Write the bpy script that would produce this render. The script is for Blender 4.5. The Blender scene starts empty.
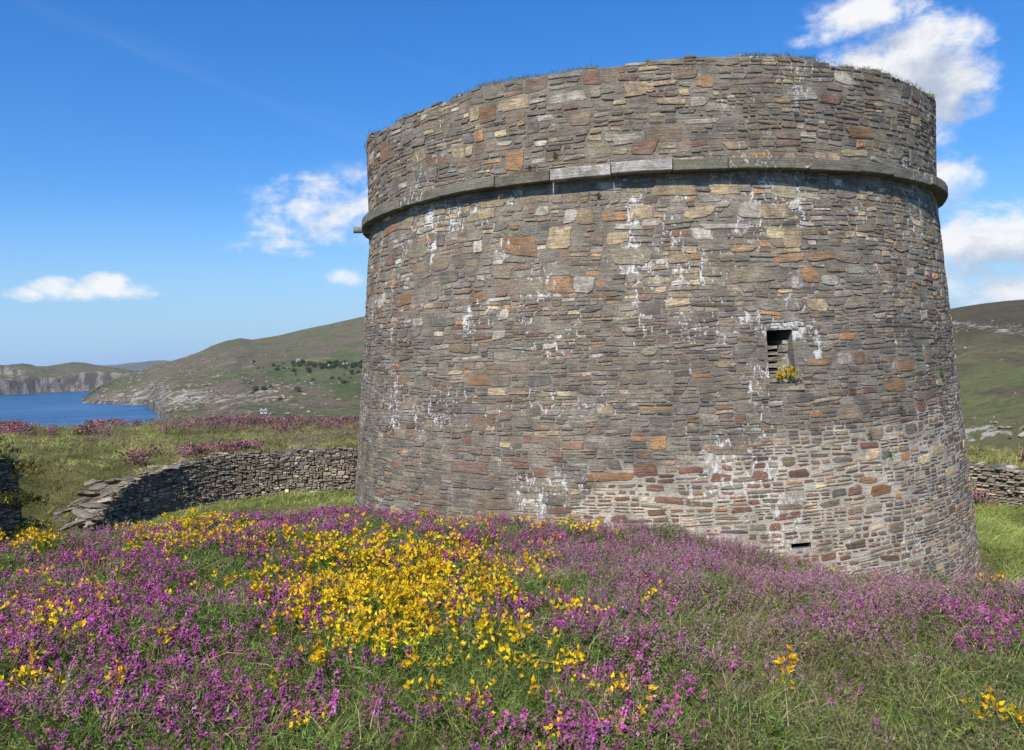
import bpy, math, random
import numpy as np
from mathutils import Matrix, Vector

C = bpy.context.scene
rng = np.random.default_rng(11)
random.seed(5)

# ------------------------------------------------------------------ camera
F, PITCH, ROLL = 820.0, -0.0307, 0.0325          # focal length in pixels of a 1024 px wide frame
cp, sp, cr, sr = math.cos(PITCH), math.sin(PITCH), math.cos(ROLL), math.sin(ROLL)
FWD = np.array([0, cp, sp]); UP0 = np.array([0, -sp, cp]); RT0 = np.array([1.0, 0, 0])
RT = cr * RT0 - sr * UP0
UP = sr * RT0 + cr * UP0
cam_d = bpy.data.cameras.new('camera'); cam = bpy.data.objects.new('camera', cam_d)
C.collection.objects.link(cam); C.camera = cam
cam_d.sensor_width = 36.0; cam_d.lens = F / 1024 * 36.0
cam_d.clip_start = 0.1; cam_d.clip_end = 120000
cam.matrix_world = Matrix(((RT[0], UP[0], -FWD[0], 0), (RT[1], UP[1], -FWD[1], 0), (RT[2], UP[2], -FWD[2], 0), (0, 0, 0, 1)))

def ray(px, py):                                   # direction of a pixel of the photograph
    d = RT * (px - 512) + UP * (375 - py) + FWD * F
    return d / np.linalg.norm(d)
def at(px, py, D):                                 # point on that ray at ground distance D along y
    d = ray(px, py); return d * (D / d[1])
def project(P):
    P = np.asarray(P, float); dd = P @ FWD
    return 512 + F * (P @ RT) / dd, 375 - F * (P @ UP) / dd
def az_of(px, py=370): d = ray(px, py); return math.atan2(d[0], d[1])

# ------------------------------------------------------------------ sun, sky, exposure
SUN_AZ, SUN_EL = math.radians(180 + 22), math.radians(49)   # azimuth measured from +y towards +x
sv = Vector((math.sin(SUN_AZ) * math.cos(SUN_EL), math.cos(SUN_AZ) * math.cos(SUN_EL), math.sin(SUN_EL)))
sun_d = bpy.data.lights.new('sun', 'SUN'); sun = bpy.data.objects.new('sun', sun_d); C.collection.objects.link(sun)
sun_d.energy = 4.9; sun_d.angle = math.radians(0.5); sun_d.color = (1.0, 0.93, 0.82)
sun.rotation_euler = sv.to_track_quat('Z', 'Y').to_euler()

vs = C.view_settings
C.display_settings.display_device = 'sRGB'
vs.view_transform = 'Standard'; vs.look = 'None'; vs.exposure = 0.32; vs.gamma = 1.0; vs.use_curve_mapping = False
C.render.engine = 'CYCLES'
C.cycles.use_denoising = True
C.cycles.max_bounces = 5; C.cycles.diffuse_bounces = 2; C.cycles.glossy_bounces = 2
C.cycles.transmission_bounces = 3; C.cycles.volume_bounces = 1; C.cycles.transparent_max_bounces = 6

W = bpy.data.worlds.new('World'); C.world = W; W.use_nodes = True
wt = W.node_tree; wt.nodes.clear()
class NB:                                          # small helper for node graphs
    def __init__(s, t): s.t = t
    def n(s, typ, **kw):
        o = s.t.nodes.new(typ)
        for k, v in kw.items(): setattr(o, k, v)
        return o
    def put(s, sock, v):
        if isinstance(v, bpy.types.NodeSocket): s.t.links.new(v, sock)
        else: sock.default_value = v
    def m(s, op, a, b=0.0, c=0.0, clamp=False):
        o = s.n('ShaderNodeMath', operation=op, use_clamp=clamp)
        s.put(o.inputs[0], a); s.put(o.inputs[1], b)
        if op in ('MULTIPLY_ADD', 'SMOOTH_MAX', 'SMOOTH_MIN'): s.put(o.inputs[2], c)
        return o.outputs[0]
    def mr(s, v, a, b, c=0.0, d=1.0, smooth=True):
        o = s.n('ShaderNodeMapRange', interpolation_type='SMOOTHSTEP' if smooth else 'LINEAR')
        for i, x in enumerate((v, a, b, c, d)): s.put(o.inputs[i], x)
        return o.outputs[0]
    def mix(s, f, a, b, blend='MIX'):
        o = s.n('ShaderNodeMix', data_type='RGBA', blend_type=blend)
        s.put(o.inputs[0], f)
        for i, x in ((6, a), (7, b)):
            if isinstance(x, tuple) and len(x) == 3: x = (*x, 1)
            s.put(o.inputs[i], x)
        return o.outputs[2]
    def noise(s, vec, scale, detail=4.0, rough=0.55, dist=0.0):
        o = s.n('ShaderNodeTexNoise')
        if vec is not None: s.put(o.inputs['Vector'], vec)
        s.put(o.inputs['Scale'], scale); s.put(o.inputs['Detail'], detail); s.put(o.inputs['Roughness'], rough); s.put(o.inputs['Distortion'], dist)
        return o.outputs[0]
    def scl(s, vec, sc):
        o = s.n('ShaderNodeMapping'); s.put(o.inputs['Vector'], vec); o.inputs['Scale'].default_value = sc
        return o.outputs[0]
    def comb(s, x, y, z):
        o = s.n('ShaderNodeCombineXYZ'); s.put(o.inputs[0], x); s.put(o.inputs[1], y); s.put(o.inputs[2], z); return o.outputs[0]

b = NB(wt)
sky = b.n('ShaderNodeTexSky', sky_type='NISHITA', sun_disc=False)
sky.sun_elevation = SUN_EL; sky.sun_rotation = SUN_AZ
sky.altitude = 70; sky.air_density = 1.15; sky.dust_density = 0.8; sky.ozone_density = 2.0
SKY_STRENGTH = 0.105
HAZE = 0.000034                                    # per metre, even
tcw = b.n('ShaderNodeTexCoord')
sep = b.n('ShaderNodeSeparateXYZ'); b.put(sep.inputs[0], tcw.outputs['Generated'])
az = b.m('ARCTAN2', sep.outputs[0], sep.outputs[1]); el = b.m('ARCSINE', sep.outputs[2])
def blob(px, py, rx, ry, s):
    d = ray(px, py)
    return (math.atan2(d[0], d[1]), math.asin(d[2]), rx / F, ry / F, s)
CLOUDS = [blob(*q) for q in (
    (32, 294, 26, 9, .62), (54, 289, 26, 13, .78), (80, 292, 30, 11, .78), (107, 286, 27, 15, .88), (133, 292, 24, 10, .70),
    (325, 212, 88, 44, .46), (280, 246, 56, 12, .36), (300, 252, 30, 10, .3), (375, 205, 70, 50, .34), (345, 278, 24, 12, .32), (305, 178, 60, 9, .24), (260, 235, 34, 8, .24),
    (912, 66, 74, 52, 1.0), (870, 72, 56, 36, .9), (950, 84, 44, 44, .85), (868, 12, 66, 22, .8), (830, 36, 40, 10, .45), (932, 128, 36, 22, .45),
    (938, 182, 40, 30, .8), (990, 240, 110, 32, .95), (1060, 232, 120, 40, .9), (965, 246, 60, 22, .8),
    (1010, 290, 150, 26, .55), (960, 275, 110, 16, .42), (1250, 120, 160, 60, .8), (-420, 200, 160, 45, .7), (-250, 305, 130, 16, .6))]
def cloud_density(a, e):
    M = None
    for (a0, e0, A, B, s) in CLOUDS:
        x = b.m('MULTIPLY_ADD', a, 1 / A, -a0 / A); y = b.m('MULTIPLY_ADD', e, 1 / B, -e0 / B)
        r2 = b.m('MULTIPLY_ADD', x, x, b.m('MULTIPLY', y, y))
        v = b.m('MULTIPLY_ADD', b.m('SQRT', r2), -s, s)
        M = v if M is None else b.m('SMOOTH_MAX', M, v, 0.05)
    vec = b.comb(b.m('MULTIPLY', a, 1.0), b.m('MULTIPLY', e, 1.5), 0.37)
    n1 = b.noise(vec, 24.0, 10.0, 0.62, 0.2)
    t = b.m('ADD', M, b.m('MULTIPLY_ADD', n1, 1.75, -0.875))
    return t, M
t0, M0 = cloud_density(az, el)
inside = b.mr(M0, -0.05, 0.2)
dens = b.m('MULTIPLY', b.mr(t0, -0.04, 0.66), inside)
t1, M1 = cloud_density(b.m('ADD', az, -0.012), b.m('ADD', el, 0.028))
shade = b.mr(t1, 0.05, 0.95)
# very thin high streaks
hv = b.comb(b.m('MULTIPLY_ADD', az, 2.2, b.m('MULTIPLY', el, 3.0)), b.m('MULTIPLY_ADD', el, 16.0, b.m('MULTIPLY', az, 5.0)), 1.7)
wisp = b.m('MULTIPLY', b.mr(b.noise(hv, 1.3, 6.0, 0.6, 0.4), 0.56, 0.85), b.mr(el, 0.02, 0.16))
dens = b.m('MAXIMUM', b.m('MULTIPLY', dens, 0.97), b.m('MULTIPLY', wisp, 0.04))
ccol = b.mix(shade, (0.97, 0.97, 0.98), (0.50, 0.57, 0.70))
bg1 = b.n('ShaderNodeBackground'); bg2 = b.n('ShaderNodeBackground'); mixs = b.n('ShaderNodeMixShader'); wo = b.n('ShaderNodeOutputWorld')
hsv = b.n('ShaderNodeHueSaturation'); hsv.inputs['Saturation'].default_value = 1.18
b.put(hsv.inputs['Color'], b.mix(1.0, sky.outputs[0], (0.70, 0.90, 1.26), 'MULTIPLY'))
hz = b.m('MULTIPLY', b.mr(el, 0.20, -0.01), 0.72)                  # pale maritime air low in the sky
b.put(bg1.inputs[0], b.mix(hz, hsv.outputs[0], (2.9, 4.9, 7.2))); bg1.inputs[1].default_value = SKY_STRENGTH
b.put(bg2.inputs[0], ccol); bg2.inputs[1].default_value = 0.80
b.put(mixs.inputs[0], dens); b.put(mixs.inputs[1], bg1.outputs[0]); b.put(mixs.inputs[2], bg2.outputs[0]); b.put(wo.inputs[0], mixs.outputs[0])

# ------------------------------------------------------------------ numpy helpers
def _h(ix, iy, seed):
    n = (ix.astype(np.int64) * 374761393 + iy.astype(np.int64) * 668265263 + seed * 974634533) & 0x7fffffff
    n = ((n ^ (n >> 13)) * 1274126177) & 0x7fffffff
    return ((n ^ (n >> 16)) & 0xffff) / 65535.0
def vnoise(x, y, seed=0):
    x = np.asarray(x, float); y = np.asarray(y, float)
    ix, iy = np.floor(x), np.floor(y); fx, fy = x - ix, y - iy
    fx = fx * fx * (3 - 2 * fx); fy = fy * fy * (3 - 2 * fy)
    a = _h(ix, iy, seed); b_ = _h(ix + 1, iy, seed); c = _h(ix, iy + 1, seed); d = _h(ix + 1, iy + 1, seed)
    return (a * (1 - fx) + b_ * fx) * (1 - fy) + (c * (1 - fx) + d * fx) * fy
def fbm(x, y, seed=0, oct=4, gain=0.5):
    s = 0; a = 1; t = 0
    for k in range(oct):
        s = s + a * vnoise(np.asarray(x) * 2 ** k + 17.3 * k, np.asarray(y) * 2 ** k - 9.1 * k, seed + k); t += a; a *= gain
    return s / t                                   # 0..1
def sstep(a, b_, x):
    t = np.clip((x - a) / (b_ - a), 0, 1); return t * t * (3 - 2 * t)

def mk(name, V, faces, mat, parent=None, smooth=False, **attrs):
    """ONE mesh object from a vertex array and a list of (n,3) / (n,4) index arrays; attrs: per-vertex floats or colours"""
    V = np.asarray(V, np.float32)
    me = bpy.data.meshes.new(name)
    faces = [np.asarray(f, np.int32) for f in (faces if isinstance(faces, list) else [faces]) if len(f)]
    loops = np.concatenate([f.ravel() for f in faces]); tot = np.concatenate([np.full(len(f), f.shape[1], np.int32) for f in faces])
    me.vertices.add(len(V)); me.vertices.foreach_set('co', V.ravel())
    me.loops.add(len(loops)); me.loops.foreach_set('vertex_index', loops)
    me.polygons.add(len(tot)); st = np.zeros(len(tot), np.int32); st[1:] = np.cumsum(tot)[:-1]
    me.polygons.foreach_set('loop_start', st); me.polygons.foreach_set('loop_total', tot)
    me.update(calc_edges=True)
    for k, a in attrs.items():
        a = np.asarray(a, np.float32)
        if a.ndim == 2:
            if a.shape[1] == 3: a = np.c_[a, np.ones(len(a), np.float32)]
            at_ = me.attributes.new(k, 'FLOAT_COLOR', 'POINT'); at_.data.foreach_set('color', a.astype(np.float32).ravel())
        else:
            at_ = me.attributes.new(k, 'FLOAT', 'POINT'); at_.data.foreach_set('value', a)
    me.polygons.foreach_set('use_smooth', np.full(len(tot), smooth))
    me.validate()
    o = bpy.data.objects.new(name, me); C.collection.objects.link(o); me.materials.append(mat)
    if parent is not None:
        o.parent = parent; o.matrix_parent_inverse = Matrix.Translation(-Vector(parent.location))
    return o
def tag(o, label=None, cat=None, group=None, kind=None):
    for k, v in (('label', label), ('category', cat), ('group', group), ('kind', kind)):
        if v: o[k] = v
    return o
def thing(name, label, cat, loc, group=None):
    o = bpy.data.objects.new(name, None); o.location = loc; C.collection.objects.link(o); o.empty_display_size = 0.3
    return tag(o, label, cat, group)
def grid_faces(nu, nv, keep=None, wrap=False):
    i, j = np.meshgrid(np.arange(nu if wrap else nu - 1), np.arange(nv - 1), indexing='ij')
    i2 = (i + 1) % nu
    f = np.stack([i * nv + j, i2 * nv + j, i2 * nv + j + 1, i * nv + j + 1], -1).reshape(-1, 4)
    return f if keep is None else f[keep.ravel()]

# ------------------------------------------------------------------ materials
def new_mat(name):
    m = bpy.data.materials.new(name); m.use_nodes = True; t = m.node_tree
    return m, NB(t), t.nodes['Principled BSDF'], t.nodes['Material Output']
def attr(nb, name, colour=True):
    a = nb.n('ShaderNodeAttribute', attribute_name=name); return a.outputs['Color'] if colour else a.outputs['Fac']
def bump(nb, bs, h, strength, dist):
    o = nb.n('ShaderNodeBump'); nb.put(o.inputs['Height'], h); o.inputs['Strength'].default_value = strength; o.inputs['Distance'].default_value = dist
    nb.put(bs.inputs['Normal'], o.outputs[0])
def stone_material(name, lime=True, grain=1.0, lichen=0.5):
    m, nb, bs, out = new_mat(name)
    co = nb.n('ShaderNodeTexCoord').outputs['Object']
    col = attr(nb, 'col')
    lam = nb.noise(nb.scl(co, (3, 3, 42)), 1.0, 5, 0.65, 0.3)          # slaty lamination, level beds
    spk = nb.noise(co, 34 * grain, 5, 0.7)
    big = nb.noise(co, 2.6, 5, 0.6)
    pat = nb.noise(co, 5.5, 8, 0.72, 0.4)                                # grey-brown patina that runs over stone and joint alike
    pf = nb.mr(pat, 0.42, 0.62, 0.15, 0.72)
    if lime: pf = nb.m('MULTIPLY', pf, nb.m('MULTIPLY_ADD', attr(nb, 'fresh', False), -.85, 1.0))
    col = nb.mix(pf, col, nb.mix(nb.noise(co, 1.1, 4, .6), (0.158, 0.134, 0.104), (0.245, 0.205, 0.152)))
    f = nb.m('MULTIPLY', nb.mr(lam, 0.25, 0.75, 0.62, 1.3, False), nb.mr(spk, 0.3, 0.7, 0.66, 1.34, False))
    f = nb.m('MULTIPLY', f, nb.mr(big, 0.3, 0.7, 0.70, 1.28, False))
    g = nb.comb(f, f, f)
    c = nb.mix(1.0, col, g, 'MULTIPLY')
    dark = nb.mr(nb.noise(co, 9.0, 7, 0.7), 0.58, 0.74)                  # blackish crust lichen
    c = nb.mix(nb.m('MULTIPLY', dark, 0.5 * lichen), c, (0.075, 0.07, 0.066))
    pale = nb.mr(nb.noise(nb.scl(co, (1.3, 1.3, 1.6)), 15.0, 6, 0.75), 0.64, 0.72)
    c = nb.mix(nb.m('MULTIPLY', pale, 0.75 * lichen), c, (0.46, 0.45, 0.42))
    crk = nb.mr(nb.noise(nb.scl(co, (2.2, 2.2, 21)), 1.6, 6, 0.68, 0.5), 0.60, 0.66)
    c = nb.mix(nb.m('MULTIPLY', crk, 0.38), c, (0.07, 0.062, 0.055))
    if lime:
        w = nb.m('ADD', attr(nb, 'lime', False), nb.m('MULTIPLY_ADD', nb.noise(nb.scl(co, (1, 1, .5)), 13.0, 9, 0.74, 0.8), 1.7, -0.85))
        c = nb.mix(nb.m('MULTIPLY', nb.mr(w, 0.27, 0.42), 0.85), c, (0.66, 0.645, 0.61))
    nb.put(bs.inputs['Base Color'], c); bs.inputs['Roughness'].default_value = 0.92; bs.inputs['Specular IOR Level'].default_value = 0.2
    h = nb.m('ADD', nb.m('MULTIPLY', lam, 0.6), nb.m('MULTIPLY', spk, 0.5))
    bump(nb, bs, h, 0.9, 0.03)
    return m
M_STONE = stone_material('weathered_rubble', lichen=0.8)
M_DRY = stone_material('dry_stone', lime=False, lichen=1.25)
def leaf_material(name, trans=0.3, rough=0.7):
    m, nb, bs, out = new_mat(name)
    c = attr(nb, 'col'); nb.put(bs.inputs['Base Color'], c); bs.inputs['Roughness'].default_value = rough
    bs.inputs['Specular IOR Level'].default_value = 0.25
    tr = nb.n('ShaderNodeBsdfTranslucent'); nb.put(tr.inputs['Color'], c)
    mx = nb.n('ShaderNodeMixShader'); mx.inputs[0].default_value = trans
    nb.put(mx.inputs[1], bs.outputs[0]); nb.put(mx.inputs[2], tr.outputs[0]); nb.put(out.inputs['Surface'], mx.outputs[0])
    return m
M_LEAF = leaf_material('leaves_and_petals')

# ------------------------------------------------------------------ lay of the land (camera eye is the origin, 1.6 m above the mound)
SEA = -60.0
TX, TY = 3.0, 18.84                                # tower axis
R_RING, Z_RING = 6.24, 2.82
FLOOR = -4.95
# inner line of the ditch wall, left end first, going round behind the tower to the right
WALL = np.array([(-11.9, 23.2), (-11.7, 25.0), (-11.1, 27.2), (-9.6, 28.9), (-7.6, 29.6), (-5.0, 29.9), (0, 30.6), (6, 30.4), (11, 27.6), (13.6, 24.6), (15.4, 21.5), (16.6, 18), (17.0, 14)])
STUB = np.array([(-16.0, 12.0), (-13.4, 16.5), (-12.35, 20.6)])
POLY = np.concatenate([STUB, WALL, np.array([(17, 8), (0, 7), (-14, 8)])])
def seg_dist(x, y, pts, closed=False):
    best = np.full(x.shape, 1e9); idx = np.zeros(x.shape, int)
    n = len(pts) if closed else len(pts) - 1
    for k in range(n):
        a, c = pts[k], pts[(k + 1) % len(pts)]; d = c - a
        t = np.clip(((x - a[0]) * d[0] + (y - a[1]) * d[1]) / (d @ d), 0, 1)
        q = np.hypot(x - a[0] - t * d[0], y - a[1] - t * d[1])
        w = q < best; best = np.where(w, q, best); idx = np.where(w, k, idx)
    return best, idx
def in_poly(x, y, pts):
    ins = np.zeros(x.shape, bool)
    for k in range(len(pts)):
        a, c = pts[k], pts[k - 1]
        cond = (a[1] > y) != (c[1] > y)
        xi = (c[0] - a[0]) * (y - a[1]) / (c[1] - a[1] + 1e-12) + a[0]
        ins ^= cond & (x < xi)
    return ins
RIDGE = np.array([(-60, 540), (0, 541), (55, 536), (100, 532), (140, 527), (180, 517), (220, 515), (260, 515), (300, 510), (350, 505), (400, 509), (450, 515), (500, 520), (560, 524),
                  (600, 527), (650, 532), (700, 542), (750, 555), (800, 562), (850, 572), (900, 576), (950, 583), (990, 588), (1024, 594), (1090, 604)], float)
_raz, _rt = [], []
for px, py in RIDGE:
    d = ray(px, py); _raz.append(math.atan2(d[0], d[1])); _rt.append(d[2] / math.hypot(d[0], d[1]))
_raz, _rt = np.array(_raz), np.array(_rt)
def ridge(a):                                      # distance and ground height of the mound's brow by azimuth
    t = np.interp(a, _raz, _rt)
    D = np.interp(a, np.radians([-40, -25, -8, 6, 20, 35]), [8.6, 8.4, 8.6, 7.6, 7.0, 6.6])
    return D, D * t - 0.16
def bank_z(x, y):
    r = np.hypot(x, y); a = np.degrees(np.arctan2(x, y))
    crest = np.interp(a, [-60, -30, -8, 15, 30, 60], [40, 43, 44, 36, 31, 31])
    z0 = np.interp(a, [-60, -40, -33, -30, -26, -10, 20, 40], [-1.9, -2.0, -2.3, -3.0, -3.35, -3.45, -3.75, -4.0])
    zc = np.interp(a, [-60, -30, -24, -10, 20, 40], [-2.9, -2.85, -3.0, -3.68, -3.72, -3.75])
    t = sstep(24, 40, r)
    z = z0 * (1 - t) + zc * t + 0.22 * (fbm(x * .35, y * .35, 3) - .5) + 0.5 * (fbm(x * .1, y * .1, 4) - .5)
    return z - 0.22 * np.maximum(r - crest, 0) - 0.9 * sstep(0, 12, r - crest)
def ground_z(x, y):
    x = np.asarray(x, float); y = np.asarray(y, float)
    r = np.hypot(x, y); a = np.arctan2(x, y)
    D, zr = ridge(np.clip(a, -.75, .75))
    w = sstep(0.9, 2.2, np.abs(a))                  # behind the camera the hill just carries on
    t = np.clip((r - 1.0) / (D - 1.0), 0, 1)
    zm = -1.66 * (1 - t) + zr * t + 0.10 * np.sin(np.pi * t) + (0.26 * (fbm(x * .9, y * .9, 1) - .5) + 0.12 * (fbm(x * 2.6, y * 2.6, 14, 2) - .5)) * np.minimum(1, t * 2)
    q = np.maximum(r - D, 0)
    zm = zm - np.where(q < 1.6, 0.26 * q * q, 0.6656 + 0.832 * (q - 1.6)) * (1 - w) - w * 0.05 * np.maximum(r - 5, 0)
    d, idx = seg_dist(x, y, POLY, True)
    ins = in_poly(x, y, POLY)
    sd = np.where(ins, -d, d)
    ns = len(STUB)
    gap = idx == ns - 1
    near = idx >= ns + len(WALL) - 1
    gw = np.exp(-((x + 12.6) ** 2 + (y - 22.2) ** 2) / 9.0)
    wid = np.where(near, 4.0, 0.45 + 9.0 * gw)
    s = sstep(0.0, 1.0, (sd - np.where(near, 0, .06 - 1.2 * gw)) / wid)
    # soften the slope at both jambs of the breach so that no cliff is left in the sheet
    fl = FLOOR + 0.25 * (fbm(x * .3, y * .3, 8) - .5) + 0.35 * np.exp(-(np.hypot(x - TX, y - TY) - 6.9) ** 2 / 1.2)
    ze = fl * (1 - s) + bank_z(x, y) * s
    k = 0.35
    hmix = np.clip(0.5 + 0.5 * (zm - ze) / k, 0, 1)
    return ze * (1 - hmix) + zm * hmix + k * hmix * (1 - hmix)

m_ground, nb, bs, out = new_mat('heath_soil')
co = nb.n('ShaderNodeTexCoord').outputs['Object']
c = nb.mix(nb.mr(nb.noise(co, .55, 6, .65), .35, .65), (0.075, 0.08, 0.028), (0.155, 0.145, 0.055))
c = nb.mix(nb.mr(nb.noise(co, 3.1, 5, .7), .5, .75), c, (0.055, 0.042, 0.026))
nb.put(bs.inputs['Base Color'], c); bs.inputs['Roughness'].default_value = 1; bs.inputs['Specular IOR Level'].default_value = 0.1
bump(nb, bs, nb.noise(co, 9, 6, .7), 1.0, .08)
azs = np.radians(np.concatenate([np.arange(-180, -48, 6), np.arange(-48, 48, .22), np.arange(48, 180, 6)]))
rs = np.concatenate([np.arange(.4, 12, .16), np.arange(12, 52, .26), 52 * 1.03 ** np.arange(1, 72)])
A, Rr = np.meshgrid(azs, rs, indexing='ij')
X, Y = Rr * np.sin(A), Rr * np.cos(A)
Z = np.maximum(ground_z(X, Y), SEA - 1)
tag(mk('ground', np.stack([X, Y, Z], -1).reshape(-1, 3), grid_faces(len(azs), len(rs), wrap=True), m_ground, smooth=True), kind='structure')

# sea to the horizon
m_sea, nb, bs, out = new_mat('sea_water')
co = nb.n('ShaderNodeTexCoord').outputs['Object']
wind = nb.noise(nb.scl(co, (.0022, .012, 1)), 1.0, 8, .68, .5)
nb.put(bs.inputs['Base Color'], nb.mix(nb.mr(wind, .35, .65), (0.006, 0.042, 0.12), (0.03, 0.105, 0.22)))
bs.inputs['Roughness'].default_value = 0.32; bs.inputs['Specular IOR Level'].default_value = 0.35
bump(nb, bs, nb.noise(nb.scl(co, (.03, .09, 1)), 1.0, 6, .65), 0.6, 3.0)
S = 30000.0
g = np.concatenate([[-S, -8000, -2500], np.linspace(-1500, 1500, 7), [2500, 8000, S]])
GX, GY = np.meshgrid(g, g, indexing='ij')
tag(mk('sea', np.stack([GX, GY, np.full_like(GX, SEA)], -1).reshape(-1, 3), grid_faces(len(g), len(g)), m_sea), kind='structure')

# ---- hills: each is a sheet in its own place; skyline heights by bearing, coast and ridge by distance
def hill_material(name, brown, green, rock, rock_amt, scale=1.0, fields=False):
    m, nb, bs, out = new_mat(name)
    co = nb.n('ShaderNodeTexCoord').outputs['Object']
    n1 = nb.noise(co, .006 * scale, 8, .62); n2 = nb.noise(co, .026 * scale, 9, .74)
    c = nb.mix(nb.mr(nb.m('ADD', n1, nb.m('MULTIPLY', n2, .8)), .80, 1.0), brown, green)
    c = nb.mix(nb.m('MULTIPLY', nb.mr(nb.noise(co, .075 * scale, 6, .7), .50, .62), .7), c, (0.062, 0.066, 0.038))
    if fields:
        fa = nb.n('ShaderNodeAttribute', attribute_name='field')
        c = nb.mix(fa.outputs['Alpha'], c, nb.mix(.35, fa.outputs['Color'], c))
    rk = nb.m('ADD', nb.noise(co, .05 * scale, 12, .8), nb.m('MULTIPLY', attr(nb, 'rocky', False), .30))
    c = nb.mix(nb.mr(rk, .615 - rock_amt, .66 - rock_amt), c, rock)
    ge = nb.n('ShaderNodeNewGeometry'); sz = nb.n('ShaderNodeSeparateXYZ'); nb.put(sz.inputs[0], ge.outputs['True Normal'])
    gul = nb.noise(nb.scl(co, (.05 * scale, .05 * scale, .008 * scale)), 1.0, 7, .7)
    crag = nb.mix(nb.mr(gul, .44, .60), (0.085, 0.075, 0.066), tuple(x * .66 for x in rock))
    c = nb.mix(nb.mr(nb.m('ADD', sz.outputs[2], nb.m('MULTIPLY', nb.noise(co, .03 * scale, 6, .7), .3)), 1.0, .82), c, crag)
    nb.put(bs.inputs['Base Color'], c); bs.inputs['Roughness'].default_value = 1; bs.inputs['Specular IOR Level'].default_value = 0.05
    bump(nb, bs, nb.noise(co, .05 * scale, 9, .7), 0.9, 10.0 / scale)
    return m
def skyline(pts):
    aa, tt = [], []
    for px, py in pts:
        d = ray(px, py); aa.append(math.atan2(d[0], d[1])); tt.append(d[2] / math.hypot(d[0], d[1]))
    return np.array(aa), np.array(tt)
def hill(name, pts, ctrl, mat, res, nr, rough, seed, field_fn=None, rocky=None):
    """pts: skyline points; ctrl(az in px) -> shore distance, ridge distance, cliff height, bow of the slope"""
    sa, stn = skyline(pts)
    a = np.arange(sa[0], sa[-1], res)
    pxs = np.tan(a) * F + 512
    kw = max(3, int(.018 / res)); ker = np.hanning(2 * kw + 1); ker /= ker.sum()
    sm = lambda v: np.convolve(np.pad(v, kw, mode='edge'), ker, 'valid')
    sh, rd, cl, bow = (sm(np.asarray(v) * np.ones_like(a)) for v in ctrl(pxs))
    t = np.linspace(0, 1.25, nr)
    R_ = sh[:, None] + (rd - sh)[:, None] * t[None]
    tc = np.clip(t, 0, 1)[None]
    warp = .07 * (fbm(a[:, None] * 9 + 3 * tc, tc * 5 + a[:, None] * 4, seed + 9, 4) - .5) * np.clip((1 - tc) * 3, 0, 1)
    zr = np.interp(a[:, None] + warp, sa, stn) * rd[:, None]
    prof = tc ** bow[:, None]
    zb = SEA - 1.5
    cf = np.minimum(cl[:, None], np.maximum(zr - SEA, 0) * .6)
    z = zb + cf * sstep(0, .045, t)[None] + (zr - zb) * prof - cf * prof
    z = np.where(t[None] > 1, z - ((t[None] - 1) / .25) ** 2 * 70, z)
    x, y = R_ * np.sin(a)[:, None], R_ * np.cos(a)[:, None]
    amp = 1.35 * rough * np.clip((z - zb) / 14, 0, 1) * (1 - 0.9 * np.exp(-((t[None] - 1) / .06) ** 2))
    z = z + amp * (fbm(x * .006, y * .006, seed, 7, .56) - .5) * 2 + np.exp(-((t[None] - 1) / .06) ** 2) * rough * .16 * (fbm(x * .02, y * .02, seed + 3, 5, .6) - .5)
    z = np.maximum(z, SEA - 1.5)
    V = np.stack([x, y, z], -1).reshape(-1, 3)
    at_ = dict()
    if field_fn is not None: at_['field'] = field_fn(*project(V), V)
    rk = np.exp(-(t[None] / .05) ** 2) * .22 + 0 * z
    if rocky is not None: rk = rk + rocky(*[q.reshape(z.shape) for q in project(V)])
    o = mk(name, V, grid_faces(len(a), nr), mat, smooth=True, rocky=rk.ravel(), **at_)
    tag(o, kind='structure')
    return o, V.reshape(len(a), nr, 3)
mh = hill_material('hillside_heath', (0.155, 0.118, 0.086), (0.108, 0.118, 0.054), (0.38, 0.345, 0.29), 0.0, 1.0, True)
def fields(px, py, V):
    colr = np.zeros((len(px), 4)); 
    def patch(x0, x1, y0, y1, c, al, tilt=0.0):
        yy = py + (px - x0) * tilt
        mm = sstep(x0 - 2, x0 + 2, px) * (1 - sstep(x1 - 2, x1 + 2, px)) * sstep(y0 - .8, y0 + .8, yy) * (1 - sstep(y1 - .8, y1 + .8, yy)) * al
        mm = mm * np.clip(.35 + 1.3 * fbm(px * .12, py * .4, 77), 0, 1)
        colr[:, :3] = colr[:, :3] * (1 - mm)[:, None] + np.array(c) * mm[:, None]; colr[:, 3] = np.maximum(colr[:, 3], mm)
    G, G2, Yl = (0.07, 0.125, 0.036), (0.10, 0.145, 0.045), (0.30, 0.255, 0.12)
    patch(268, 420, 362, 386, G, .8, .05); patch(322, 420, 357, 366, G2, .95, .08); patch(334, 420, 384, 400, G, .75); patch(285, 330, 372, 380, G2, .7)
    patch(304, 322, 359.2, 361, Yl, 1); patch(310, 330, 357.6, 359, Yl, 1, .03); patch(282, 296, 367, 368.3, Yl, .7); patch(300, 312, 379, 380.5, G2, .7)
    patch(240, 300, 376, 384, G, .35); patch(345, 420, 372, 374, Yl, .4); patch(250, 290, 405, 416, G2, .5)
    return colr
def rocky_left(px, py):
    return .35 * np.exp(-((px - 150) / 60) ** 2 - ((py - 398) / 16) ** 2) + .30 * np.exp(-((px - 250) / 90) ** 2 - ((py - 398) / 14) ** 2) + .16 * np.exp(-((px - 215) / 60) ** 2 - ((py - 365) / 12) ** 2) - .12 * sstep(250, 330, px) * (1 - sstep(395, 408, py))
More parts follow.
